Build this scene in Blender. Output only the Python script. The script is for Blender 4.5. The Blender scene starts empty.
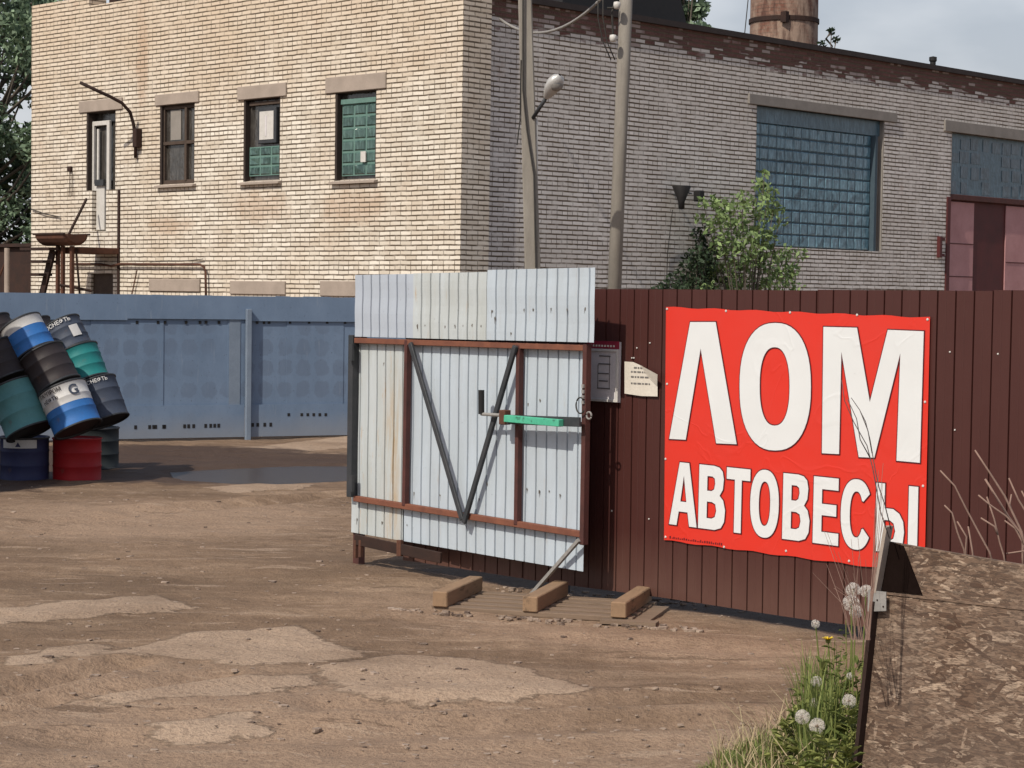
import bpy, bmesh, math, random
import numpy as np
from mathutils import Vector, Matrix
random.seed(7); rng = np.random.default_rng(7)
R = math.radians
S = bpy.context.scene
COL = S.collection
# ------------------------------------------------------------------ camera
FPX = 2000.0; CAMZ = 1.95
PITCH = math.atan(0.044); ROLL = 0.014
cam = bpy.data.cameras.new('camera'); camo = bpy.data.objects.new('camera', cam); COL.objects.link(camo)
cam.sensor_width = 36; cam.lens = 36 * FPX / 1024; cam.clip_start = 0.1; cam.clip_end = 3000
CM = Matrix.Rotation(math.pi / 2 - PITCH, 3, 'X') @ Matrix.Rotation(ROLL, 3, 'Z')
camo.matrix_world = Matrix.Translation((0, 0, CAMZ)) @ CM.to_4x4()
S.camera = camo
S.render.resolution_x = 1024; S.render.resolution_y = 768
EYE = Vector((0, 0, CAMZ))
def ray(px, py):
    return CM @ Vector(((px - 512) / FPX, (384 - py) / FPX, -1))
def at_z(px, py, z=0.0):
    d = ray(px, py); return EYE + d * ((z - CAMZ) / d.z)
def at_y(px, py, y):
    d = ray(px, py); return EYE + d * (y / d.y)
# ------------------------------------------------------------------ light
SUN_AZ = 36.5; SUN_EL = 45          # sun behind the camera, to the left
w = bpy.data.worlds.new('World'); S.world = w; w.use_nodes = True
nt = w.node_tree; nt.nodes.clear()
out = nt.nodes.new('ShaderNodeOutputWorld'); bg = nt.nodes.new('ShaderNodeBackground')
sky = nt.nodes.new('ShaderNodeTexSky'); sky.sky_type = 'NISHITA'; sky.sun_disc = False
sky.sun_elevation = R(SUN_EL); sky.sun_rotation = R(180 + SUN_AZ); sky.dust_density = 2
tc = nt.nodes.new('ShaderNodeTexCoord'); mp = nt.nodes.new('ShaderNodeMapping'); mp.inputs['Scale'].default_value = (1, 1, 2.4)
nz = nt.nodes.new('ShaderNodeTexNoise'); nz.inputs['Scale'].default_value = 5.5; nz.inputs['Detail'].default_value = 5; nz.inputs['Roughness'].default_value = .5
cr = nt.nodes.new('ShaderNodeValToRGB')
cr.color_ramp.elements[0].position = .35; cr.color_ramp.elements[0].color = (4.3, 4.5, 4.9, 1)
cr.color_ramp.elements[1].position = .66; cr.color_ramp.elements[1].color = (7.6, 7.6, 7.75, 1)
mx = nt.nodes.new('ShaderNodeMix'); mx.data_type = 'RGBA'; mx.inputs[0].default_value = .78
nt.links.new(tc.outputs['Generated'], mp.inputs[0]); nt.links.new(mp.outputs[0], nz.inputs['Vector'])
nt.links.new(nz.outputs[0], cr.inputs[0]); nt.links.new(sky.outputs[0], mx.inputs[6]); nt.links.new(cr.outputs[0], mx.inputs[7])
sx = nt.nodes.new('ShaderNodeSeparateXYZ'); nt.links.new(tc.outputs['Generated'], sx.inputs[0])
cv = nt.nodes.new('ShaderNodeMapRange'); cv.inputs['From Min'].default_value = .08; cv.inputs['From Max'].default_value = .6; cv.inputs['To Min'].default_value = .85; cv.inputs['To Max'].default_value = .12
nt.links.new(sx.outputs[2], cv.inputs[0]); nt.links.new(cv.outputs[0], mx.inputs[0])      # cloud banks low down, clear blue overhead
nt.links.new(mx.outputs[2], bg.inputs[0]); bg.inputs[1].default_value = .12; nt.links.new(bg.outputs[0], out.inputs[0])
sl = bpy.data.lights.new('sun', 'SUN'); sl.energy = 3.9; sl.angle = R(.5); sl.color = (1, .925, .80)
so = bpy.data.objects.new('sun', sl); COL.objects.link(so)
tr = Vector((math.sin(R(SUN_AZ)) * math.cos(R(SUN_EL)), math.cos(R(SUN_AZ)) * math.cos(R(SUN_EL)), -math.sin(R(SUN_EL))))
so.rotation_euler = tr.to_track_quat('-Z', 'Y').to_euler()
S.view_settings.view_transform = 'Standard'; S.view_settings.look = 'None'
S.view_settings.exposure = 0.0; S.view_settings.gamma = 1
# ------------------------------------------------------------------ helpers
def link(o, parent=None):
    COL.objects.link(o)
    if parent: o.parent = parent
    return o
def tag(o, label=None, cat=None, group=None, kind=None):
    if label: o['label'] = label
    if cat: o['category'] = cat
    if group: o['group'] = group
    if kind: o['kind'] = kind
    return o
def thing(name, label, cat, loc=(0, 0, 0), rz=0.0, group=None, mat=None):
    o = bpy.data.objects.new(name, None); o.empty_display_size = .2
    if mat is not None: o.matrix_world = mat
    else: o.location = loc; o.rotation_euler = (0, 0, rz)
    link(o); return tag(o, label, cat, group)
class MB:
    def __init__(s): s.v = []; s.f = []
    def quad(s, a, b, c, d):
        n = len(s.v); s.v += [tuple(a), tuple(b), tuple(c), tuple(d)]; s.f.append((n, n+1, n+2, n+3)); return s
    def poly(s, pts):
        n = len(s.v); s.v += [tuple(p) for p in pts]; s.f.append(tuple(range(n, n+len(pts)))); return s
    def box(s, x0, x1, y0, y1, z0, z1):
        n = len(s.v)
        s.v += [(x0,y0,z0),(x1,y0,z0),(x1,y1,z0),(x0,y1,z0),(x0,y0,z1),(x1,y0,z1),(x1,y1,z1),(x0,y1,z1)]
        s.f += [tuple(n+i for i in q) for q in ((0,3,2,1),(4,5,6,7),(0,1,5,4),(1,2,6,5),(2,3,7,6),(3,0,4,7))]; return s
    def prism(s, pts, d):          # pts planar loop, extruded by vector d
        n = len(s.v); k = len(pts); d = Vector(d)
        s.v += [tuple(p) for p in pts] + [tuple(Vector(p) + d) for p in pts]
        s.f.append(tuple(n+i for i in range(k))); s.f.append(tuple(n+k+i for i in reversed(range(k))))
        for i in range(k): j = (i+1) % k; s.f.append((n+j, n+i, n+k+i, n+k+j))
        return s
    def beam(s, a, b, w, h, up=(0, 0, 1)):
        a = Vector(a); b = Vector(b); d = (b-a).normalized(); up = Vector(up)
        sd = d.cross(up).normalized() * (w/2); u = sd.cross(d).normalized() * (h/2)
        return s.prism([a-sd-u, a+sd-u, a+sd+u, a-sd+u], b-a)
    def tube(s, pts, r, seg=8, r1=None, cap=True):
        pts = [Vector(p) for p in pts]; n0 = len(s.v); k = len(pts)
        for i, p in enumerate(pts):
            d = (pts[min(i+1, k-1)] - pts[max(i-1, 0)]).normalized()
            t = Vector((0, 0, 1)) if abs(d.z) < .9 else Vector((1, 0, 0))
            a = d.cross(t).normalized(); b = d.cross(a)
            rr = r if r1 is None else r + (r1-r) * i / max(1, k-1)
            for j in range(seg):
                an = 2*math.pi*j/seg; s.v.append(tuple(p + (a*math.cos(an) + b*math.sin(an)) * rr))
        for i in range(k-1):
            for j in range(seg):
                a0 = n0+i*seg+j; a1 = n0+i*seg+(j+1) % seg; s.f.append((a0, a1, a1+seg, a0+seg))
        if cap:
            s.f.append(tuple(n0+j for j in reversed(range(seg)))); s.f.append(tuple(n0+(k-1)*seg+j for j in range(seg)))
        return s
    def lathe(s, prof, seg=32, cen=(0, 0, 0), a0=0, a1=2*math.pi):
        n0 = len(s.v); k = len(prof); full = abs(a1-a0-2*math.pi) < 1e-6; m = seg if full else seg+1
        for r, z in prof:
            for j in range(m):
                an = a0 + (a1-a0)*j/seg; s.v.append((cen[0]+r*math.cos(an), cen[1]+r*math.sin(an), cen[2]+z))
        for i in range(k-1):
            for j in range(seg):
                j1 = (j+1) % m; s.f.append((n0+i*m+j, n0+i*m+j1, n0+(i+1)*m+j1, n0+(i+1)*m+j))
        return s
    def build(s, name, mat, parent=None, smooth=False, bevel=0):
        me = bpy.data.meshes.new(name); me.from_pydata(s.v, [], s.f); me.update()
        o = bpy.data.objects.new(name, me)
        if mat: me.materials.append(mat)
        if smooth:
            for p in me.polygons: p.use_smooth = True
        if bevel:
            md = o.modifiers.new('b', 'BEVEL'); md.width = bevel; md.segments = 1; md.limit_method = 'ANGLE'; md.angle_limit = R(40)
        return link(o, parent)
# ------------------------------------------------------------------ materials
def lin(c):
    return tuple(((x/255)/12.92 if x/255 <= .04045 else ((x/255+.055)/1.055)**2.4) for x in c)
class NT:
    def __init__(s, name):
        s.m = bpy.data.materials.new(name); s.m.use_nodes = True; s.t = s.m.node_tree
        s.b = s.t.nodes['Principled BSDF']; s._tc = None
    def n(s, typ, **kw):
        nd = s.t.nodes.new(typ)
        for k, v in kw.items():
            if k.startswith('i_'): nd.inputs[k[2:].replace('_', ' ')].default_value = v
            else: setattr(nd, k, v)
        return nd
    def l(s, a, b): s.t.links.new(a, b)
    def co(s, kind='Object', scale=(1, 1, 1), rot=(0, 0, 0), loc=(0, 0, 0)):
        if s._tc is None: s._tc = s.n('ShaderNodeTexCoord')
        m = s.n('ShaderNodeMapping'); m.inputs['Scale'].default_value = scale; m.inputs['Rotation'].default_value = rot; m.inputs['Location'].default_value = loc
        s.l(s._tc.outputs[kind], m.inputs[0]); return m.outputs[0]
    def noise(s, vec, scale, detail=4, rough=.6, dist=0):
        nd = s.n('ShaderNodeTexNoise'); nd.inputs['Scale'].default_value = scale; nd.inputs['Detail'].default_value = detail
        nd.inputs['Roughness'].default_value = rough; nd.inputs['Distortion'].default_value = dist
        if vec is not None: s.l(vec, nd.inputs['Vector'])
        return nd.outputs[0]
    def ramp(s, fac, *stops):
        nd = s.n('ShaderNodeValToRGB'); e = nd.color_ramp.elements
        while len(e) < len(stops): e.new(.5)
        for i, (p, c) in enumerate(stops):
            e[i].position = p; e[i].color = (c, c, c, 1) if isinstance(c, (int, float)) else (*c, 1)
        s.l(fac, nd.inputs[0]); return nd.outputs[0]
    def mix(s, fac, a, b, mode='MIX'):
        nd = s.n('ShaderNodeMix', data_type='RGBA', blend_type=mode)
        for sock, v in ((nd.inputs[0], fac), (nd.inputs[6], a), (nd.inputs[7], b)):
            if isinstance(v, (int, float)): sock.default_value = v
            elif isinstance(v, tuple): sock.default_value = (*v, 1)
            else: s.l(v, sock)
        return nd.outputs[2]
    def math(s, op, a, b=0.0, c=None):
        nd = s.n('ShaderNodeMath', operation=op)
        for i, v in enumerate((a, b) if c is None else (a, b, c)):
            if isinstance(v, (int, float)): nd.inputs[i].default_value = v
            else: s.l(v, nd.inputs[i])
        return nd.outputs[0]
    def sep(s, vec):
        nd = s.n('ShaderNodeSeparateXYZ'); s.l(vec, nd.inputs[0]); return nd.outputs
    def comb(s, x, y, z=0.0):
        nd = s.n('ShaderNodeCombineXYZ')
        for i, v in enumerate((x, y, z)):
            if isinstance(v, (int, float)): nd.inputs[i].default_value = v
            else: s.l(v, nd.inputs[i])
        return nd.outputs[0]
    def fin(s, color, rough=.8, bump=None, bd=.01, bs=.6, metal=0, spec=.3):
        if isinstance(color, tuple): s.b.inputs['Base Color'].default_value = (*color, 1)
        else: s.l(color, s.b.inputs['Base Color'])
        if isinstance(rough, (int, float)): s.b.inputs['Roughness'].default_value = rough
        else: s.l(rough, s.b.inputs['Roughness'])
        s.b.inputs['Metallic'].default_value = metal; s.b.inputs['Specular IOR Level'].default_value = spec
        if bump is not None:
            bn = s.n('ShaderNodeBump'); bn.inputs['Distance'].default_value = bd; bn.inputs['Strength'].default_value = bs
            s.l(bump, bn.inputs['Height']); s.l(bn.outputs[0], s.b.inputs['Normal'])
        return s.m
def worn(name, c1, c2, sc=6, rough=.7, stretch=(1, 1, 1), c3=None, t3=.62, bump=.3, bd=.004, metal=0, spec=.3, fine=60):
    t = NT(name); v = t.co(scale=stretch)
    a = t.noise(v, sc, 6, .65); c = t.ramp(a, (.3, c1), (.7, c2))
    f = t.noise(v, fine, 3, .7)
    c = t.mix(t.ramp(f, (.25, .0), (.75, .35)), c, tuple(x*.55 for x in c1))
    if c3: c = t.mix(t.ramp(t.noise(v, sc*1.7, 8, .75), (t3, 0.0), (t3+.09, 1.0)), c, c3)
    return t.fin(c, rough, t.noise(v, fine*.6, 4, .7) if bump else None, bd, bump, metal, spec)
M = {}
M['concrete'] = worn('concrete', (.30, .25, .21), (.40, .33, .28), 3, .9, c3=(.2, .15, .12), t3=.66)
M['conc2'] = worn('shade dark concrete', (.22, .20, .18), (.29, .265, .24), 3, .9)  # darker copy of concrete, the hall wall's shade put into its colour
M['pole'] = worn('pole concrete', (.21, .19, .165), (.30, .275, .24), 3, .9, stretch=(3, 3, .6))
M['rust'] = worn('rusty steel', (.12, .05, .03), (.06, .03, .022), 8, .85)
M['rustdark'] = worn('dark rust', (.045, .022, .016), (.022, .014, .012), 5, .85)
M['rustframe'] = worn('red primer frame', (.22, .085, .05), (.13, .05, .035), 9, .75, c3=(.3, .15, .08), t3=.68)
M['redbrown'] = worn('red brown frame', (.10, .035, .03), (.055, .025, .022), 9, .7)
M['darksteel'] = worn('dark painted steel', (.03, .035, .04), (.055, .055, .06), 9, .5)
M['black'] = worn('black rubber', (.012, .012, .013), (.02, .018, .018), 9, .6)
M['timber'] = worn('pallet timber', (.31, .20, .12), (.21, .135, .085), 9, .9, stretch=(1, .25, 1), c3=(.11, .075, .05), t3=.56)
M['slat'] = worn('grey slat timber', (.24, .17, .12), (.15, .105, .075), 5, .9, stretch=(.6, 8, 8), c3=(.10, .07, .048), t3=.58)
M['whitepaint'] = worn('white paint', (.62, .60, .57), (.5, .48, .45), 12, .5)
M['wirem'] = worn('wire', (.03, .028, .026), (.05, .045, .04), 9, .6)
M['paleiron'] = worn('galvanised plate', (.30, .285, .27), (.22, .21, .20), 30, .7, metal=0, c3=(.16, .12, .10), t3=.66)
M['drystalk'] = worn('dry stalk', (.32, .21, .17), (.22, .14, .11), 20, .85, bump=0)
M['strawm'] = worn('straw', (.42, .33, .2), (.3, .24, .14), 20, .85, bump=0)
M['aluminium'] = worn('lamp housing', (.55, .54, .52), (.45, .44, .43), 9, .4, metal=.3)
def leafmat(name, c1, c2, trans=.25):
    t = NT(name); g = t.n('ShaderNodeNewGeometry')
    c = t.ramp(g.outputs['Random Per Island'], (0, c1), (.6, c2), (1, tuple(x*1.35 for x in c2)))
    m = t.fin(c, .6, spec=.25)
    tl = t.n('ShaderNodeBsdfTranslucent'); ms = t.n('ShaderNodeMixShader'); ms.inputs[0].default_value = trans
    t.l(c, tl.inputs[0]); t.l(t.b.outputs[0], ms.inputs[1]); t.l(tl.outputs[0], ms.inputs[2])
    t.l(ms.outputs[0], t.t.nodes['Material Output'].inputs[0]); return m
M['leaf'] = leafmat('shrub leaf', (.09, .145, .05), (.21, .29, .12))
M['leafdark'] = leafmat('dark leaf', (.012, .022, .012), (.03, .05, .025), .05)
M['treeleaf'] = leafmat('tree leaf', (.06, .10, .055), (.19, .26, .17))
M['grassm'] = leafmat('grass blade', (.08, .12, .03), (.20, .23, .07), .35)
M['weedleaf'] = leafmat('weed leaf', (.10, .13, .03), (.25, .265, .085), .35)

_d = ray(440, 205); _b = at_y(460, 200, 32.0); _n = Vector((.699, .715, 0)); _k = (Vector((_b.x, _b.y, 0))-Vector((0, 0, 0))).dot(_n)/_d.dot(_n)
HEADOFF = -(math.floor((CAMZ+_d.z*_k)/.081) % 6)
def brick(name, red=False, reddish=.0):
    t = NT(name); x, y, z = t.sep(t.co())
    hor = t.math('ADD', x, y)                      # walls run along local x or local y
    wob = t.noise(t.co(), 3, 3, .6)
    zz = t.math('ADD', z, t.math('MULTIPLY', t.math('SUBTRACT', wob, .5), .022))
    v = t.comb(t.math('MULTIPLY', 2.1, t.math('ADD', hor, t.math('MULTIPLY', t.math('SUBTRACT', t.noise(t.co(scale=(1, 1, 9)), 2.2, 3), .5), .03))), zz)
    PITCHZ = .081
    def bt(bw, off):
        b = t.n('ShaderNodeTexBrick', offset=off, offset_frequency=2, squash=1.0)
        b.inputs['Scale'].default_value = 1; b.inputs['Brick Width'].default_value = bw; b.inputs['Row Height'].default_value = PITCHZ
        b.inputs['Mortar Size'].default_value = .0150; b.inputs['Mortar Smooth'].default_value = .30; b.inputs['Bias'].default_value = 0
        b.inputs['Color1'].default_value = (0, 0, 0, 1); b.inputs['Color2'].default_value = (1, 1, 1, 1); b.inputs['Mortar'].default_value = (.5, .5, .5, 1)
        t.l(v, b.inputs['Vector']); return b
    b1 = bt(.258*2.1, .5); b2 = bt(.129*2.1, .5)
    row = t.math('FLOOR', t.math('DIVIDE', zz, PITCHZ))
    hd = t.math('LESS_THAN', t.math('FLOORED_MODULO', t.math('ADD', row, HEADOFF+.5), 6.0), 1.0)
    fac = t.mix(hd, b1.outputs['Fac'], b2.outputs['Fac']); tone = t.mix(hd, b1.outputs['Color'], b2.outputs['Color'])
    ca, cb = ((.60, .54, .455), (.80, .745, .655)) if not red else ((.62, .585, .55), (.78, .745, .71))  # hall wall brick is greyer, its cooler shade tone put into the colour
    c = t.ramp(tone, (.0, ca), (1, cb))
    # broad stains, tan and pink
    st = t.noise(t.co(scale=(.5, .5, .9)), 1.1, 5, .6)
    c = t.mix(t.math('MULTIPLY', t.ramp(st, (.42, 0.0), (.68, 1.0)), .55), c, (.56, .44, .32) if not red else (.50, .46, .42))
    hi = t.math('MULTIPLY', t.ramp(t.math('DIVIDE', t.math('ADD', z, t.math('MULTIPLY', st, 1.5)), 8.0), (.68, 0.0), (.95, 1.0)), .6)
    c = t.mix(hi, c, (.60, .47, .34) if not red else (.55, .51, .47))
    rs = t.noise(t.co(scale=(1, 1, .6)), 2.6, 7, .75)
    c = t.mix(t.math('MULTIPLY', t.ramp(rs, (.60, 0.0), (.72, 1.0)), .4), c, (.42, .24, .17))
    if red:
        # courses of red brick under the roof edge, paler ones mixed in
        edge = t.math('ADD', z, t.math('MULTIPLY', t.math('SUBTRACT', t.noise(t.co(), 1.2, 3), .5), .28))
        m = t.ramp(t.math('ADD', t.math('SUBTRACT', edge, 6.0), t.math('MULTIPLY', tone, .26)), (.50, 0.0), (.53, 1.0))
        pale = t.ramp(t.math('ADD', t.math('MULTIPLY', tone, .5), t.math('MULTIPLY', t.noise(t.co(), 1.3, 3), .6)), (.70, 0.0), (.76, .4))
        redc = t.mix(pale, t.ramp(tone, (0, (.07, .024, .022)), (1, (.13, .045, .04))), c)
        c = t.mix(m, c, redc)
    gr = t.noise(t.co(), 40, 4, .7)
    c = t.mix(t.ramp(gr, (.35, .25), (.7, 0.0)), c, (.35, .3, .25))
    for (cy, cz, sy, sz) in STAINS:
        dy = t.math('DIVIDE', t.math('SUBTRACT', y, cy), sy); dz = t.math('DIVIDE', t.math('SUBTRACT', z, cz), sz)
        q_ = t.math('ADD', t.math('ADD', t.math('MULTIPLY', dy, dy), t.math('MULTIPLY', dz, dz)), t.math('MULTIPLY', t.math('SUBTRACT', rs, .5), 3.0))
        c = t.mix(t.math('MULTIPLY', t.ramp(q_, (.1, 1.0), (1.0, 0.0)), .42), c, (.42, .26, .16))
    fac = t.math('MULTIPLY', fac, t.ramp(t.noise(t.co(), 3.4, 5, .7), (.32, .45), (.52, 1.0)))
    mort = t.mix(t.noise(t.co(), 5, 4), (.06, .045, .034), (.17, .13, .092))
    c = t.mix(fac, c, mort)
    h = t.math('ADD', t.math('SUBTRACT', 1.0, fac), t.math('MULTIPLY', gr, .25))
    return t.fin(c, .93, h, .012, .8, spec=.15)
STAINS = []
M['brick'] = None; M['brickred'] = None; _BR = lambda: M.update(brick=brick('silicate brick'), brickred=brick('silicate brick with red courses', True))
#'silicate brick'); M['brickred'] = brick('silicate brick with red courses', True)

def sheetmat(name, base, dirt, rustc, streak=.55, rough=.45, amt=.5, low=None, spec=.4, stain=None):
    t = NT(name); v = t.co(scale=(3.0, 3.0, .5)); v2 = t.co()
    c = t.mix(t.ramp(t.noise(v, 3, 5, .6), (.35, 0.0), (.75, amt)), base, dirt)
    sp = t.noise(t.co(scale=(7, 7, 1.1)), 3.2, 6, .7)
    c = t.mix(t.math('MULTIPLY', t.ramp(sp, (.60, 0.0), (.74, 1.0)), streak), c, rustc)
    c = t.mix(t.ramp(t.noise(v2, 26, 5, .75), (.64, 0.0), (.72, .5)), c, tuple(x*.5 for x in dirt))
    if low:
        z = t.sep(v2)[2]
        f = t.math('SUBTRACT', t.math('ADD', .42, t.math('MULTIPLY', t.noise(t.co(scale=(8, 8, 1)), 2.2, 4), .2)), z)
        c = t.mix(t.math('MULTIPLY', t.ramp(f, (.05, 0.0), (.40, 1.0)), .4), c, low)
    if stain:
        x_ = t.sep(v2)[0]; z_ = t.sep(v2)[2]
        f = t.math('MULTIPLY', t.ramp(t.math('ABSOLUTE', t.math('SUBTRACT', x_, stain[0])), (0, 1.0), (stain[1], 0.0)), t.ramp(t.noise(t.co(scale=(9, 9, 1.2)), 2.2, 5, .7), (.38, 0.0), (.6, 1.0)))
        f = t.math('MULTIPLY', f, t.ramp(t.math('SUBTRACT', 1.9, z_), (.35, 0.0), (.9, .8)))
        c = t.mix(f, c, (.40, .26, .11))
    return t.fin(c, rough, t.noise(v2, 5, 3), .006, .25, spec=spec)
M['gatesheet'] = sheetmat('weathered galvanised sheet', (.44, .50, .56), (.36, .40, .43), (.34, .25, .16), .4, .42, .7)
M['gateblue'] = sheetmat('bluish galvanised sheet', (.40, .445, .51), (.35, .385, .44), (.4, .4, .4), .2, .42, .5)
M['gatewarm'] = sheetmat('stained pale sheet', (.47, .51, .53), (.38, .40, .38), (.42, .26, .12), .75, .42, .8)
M['brownsheet'] = sheetmat('brown painted sheet', (.055, .018, .015), (.066, .023, .019), (.10, .05, .04), .2, .42, .6, low=(.15, .085, .065), spec=.35)
def bluefence():
    t = NT('blue painted steel'); v2 = t.co(); x, y, z = t.sep(v2)
    base = t.mix(t.ramp(t.noise(t.co(scale=(1, 1, .5)), 2.0, 6, .7), (.3, 0.0), (.7, 1.0)), (.115, .165, .245), (.155, .215, .31))
    gx = t.math('SUBTRACT', t.math('FRACT', t.math('DIVIDE', x, .262)), .5); gz = t.math('SUBTRACT', t.math('FRACT', t.math('DIVIDE', t.math('ADD', z, .04), .28)), .5)
    d = t.math('POWER', t.math('ADD', t.math('POWER', t.math('ABSOLUTE', gx), 2.6), t.math('POWER', t.math('ABSOLUTE', gz), 2.6)), .385)
    d = t.math('ADD', d, t.math('MULTIPLY', t.math('SUBTRACT', t.noise(v2, 7, 5), .5), .5))
    zone = t.ramp(t.noise(t.co(scale=(1, 1, 1)), .75, 2), (.42, .0), (.52, 1.0))
    band = t.math('MULTIPLY', t.math('GREATER_THAN', z, .5), t.math('LESS_THAN', z, 1.52))
    f = t.math('MULTIPLY', t.math('MULTIPLY', t.ramp(d, (.34, 1.0), (.42, 0.0)), zone), band)
    c = t.mix(t.math('MULTIPLY', f, .4), base, (.098, .125, .18))
    s = t.noise(t.co(scale=(6, 6, .7)), 3, 6, .7)
    c = t.mix(t.math('MULTIPLY', t.ramp(s, (.60, 0.0), (.74, 1.0)), .4), c, (.26, .29, .34))
    c = t.mix(t.ramp(t.noise(v2, 30, 4, .7), (.62, 0.0), (.70, .5)), c, (.05, .06, .08))
    low = t.ramp(t.math('SUBTRACT', t.math('ADD', .3, t.math('MULTIPLY', t.noise(v2, 3, 4), .25)), z), (.05, 0.0), (.35, .6))
    c = t.mix(low, c, (.22, .23, .25))
    return t.fin(c, .55, t.noise(v2, 4, 4), .01, .35, spec=.35)
M['bluefence'] = bluefence()
M['bluepost'] = worn('pale blue post', (.2, .245, .31), (.15, .19, .25), 4, .55)

def osb():
    t = NT('oriented strand board'); g = t.n('ShaderNodeNewGeometry'); rd = g.outputs['Random Per Island']
    c = t.ramp(rd, (0, (.075, .042, .028)), (.25, (.14, .088, .06)), (.65, (.225, .152, .107)), (.87, (.28, .20, .145)), (1, (.44, .33, .245)))
    gr = t.noise(t.co(scale=(1, 1, 5)), 45, 5, .75)
    c = t.mix(t.ramp(gr, (.42, .8), (.55, 0.0)), c, (.06, .04, .03))
    c = t.mix(t.ramp(t.noise(t.co(), 3.2, 5), (.42, 0.0), (.7, .5)), c, (.14, .105, .085))
    return t.fin(c, .85, gr, .002, .6, spec=.25)
M['osb'] = osb(); M['shadowblack'] = worn('painted shadow black', (.010, .006, .005), (.014, .009, .008), 9, 1.0, spec=0)  # the black material paints a cast shadow on the strand board
def strands(mb, poly, n, seed):
    """wood strands pressed into the face of a board; poly in local (x, z)"""
    r = random.Random(seed); xs2 = [p[0] for p in poly]; zs2 = [p[1] for p in poly]; y0 = min(v[1] for v in mb.v)
    def ins(x, z):
        c = False
        for i in range(len(poly)):
            a, b = poly[i], poly[i-1]
            if (a[1] > z) != (b[1] > z) and x < (b[0]-a[0])*(z-a[1])/(b[1]-a[1])+a[0]: c = not c
        return c
    for i in range(n):
        cx = r.uniform(min(xs2), max(xs2)); cz = r.uniform(min(zs2), max(zs2)); a = r.gauss(.02, .30) if r.random() < .85 else r.uniform(-1.5, 1.5)
        ln = (r.uniform(.022, .062) if r.random() < .45 else r.uniform(.006, .026)); wd = min(ln*r.uniform(.07, .22)+.0008, .0085); ca, sa = math.cos(a), math.sin(a); t_ = r.uniform(-.0004, .0004)
        d = y0-.0003-.0022*i/n
        pts = []
        for u, v in ((-1, -r.uniform(.1, 1)), (-.5, -1), (r.uniform(0, .6), -1), (1, -r.uniform(0, .8)), (r.uniform(.7, .95), r.uniform(.2, 1)), (0, 1), (-r.uniform(.6, 1), r.uniform(.3, 1))):
            x = cx+ca*u*ln-sa*v*wd; z = cz+sa*u*ln+ca*v*wd; pts.append((x, d+t_*u, z))
        if all(ins(p[0], p[2]) for p in pts): mb.poly(pts)
    return mb

def banner_m(name, c, bump=True):
    t = NT(name); v = t.co()
    f = t.noise(t.co(scale=(1, 1, 1), rot=(0, R(35), 0)), 1.5, 3, .5, 1.2)
    rid = t.ramp(t.math('ABSOLUTE', t.math('SUBTRACT', f, .5)), (0, 1.0), (.02, 0.0))
    col = t.mix(t.ramp(t.noise(v, 2.2, 5), (.4, 0.0), (.8, .35)), c, tuple(min(1, x*.8+.03) for x in c))
    col = t.mix(t.ramp(t.noise(v, 14, 5, .75), (.66, 0.0), (.72, .4)), col, tuple(x*.6+.05 for x in c))
    return t.fin(col, .38, t.math('ADD', t.noise(v, 2.2, 2), t.math('MULTIPLY', rid, .12)), .03, .25, spec=.4)
M['red'] = banner_m('red vinyl', (.60, .030, .016)); M['white'] = banner_m('white vinyl print', (.64, .655, .66))
M['outline'] = worn('dark letter contour', (.10, .012, .018), (.08, .012, .02), 9, .4, bump=0)
M['paper'] = worn('aged paper', (.66, .62, .55), (.58, .53, .46), 8, .8)
M['ink'] = worn('faded ink', (.12, .11, .11), (.2, .19, .18), 30, .8, bump=0)
M['signface'] = worn('grey sign sheet', (.66, .63, .64), (.56, .53, .54), 6, .6)
M['maroon'] = worn('maroon header', (.30, .02, .05), (.2, .02, .04), 20, .5)
M['green'] = worn('chipped mint green paint', (.06, .38, .24), (.10, .46, .30), 12, .6, c3=(.03, .1, .07), t3=.55)

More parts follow.
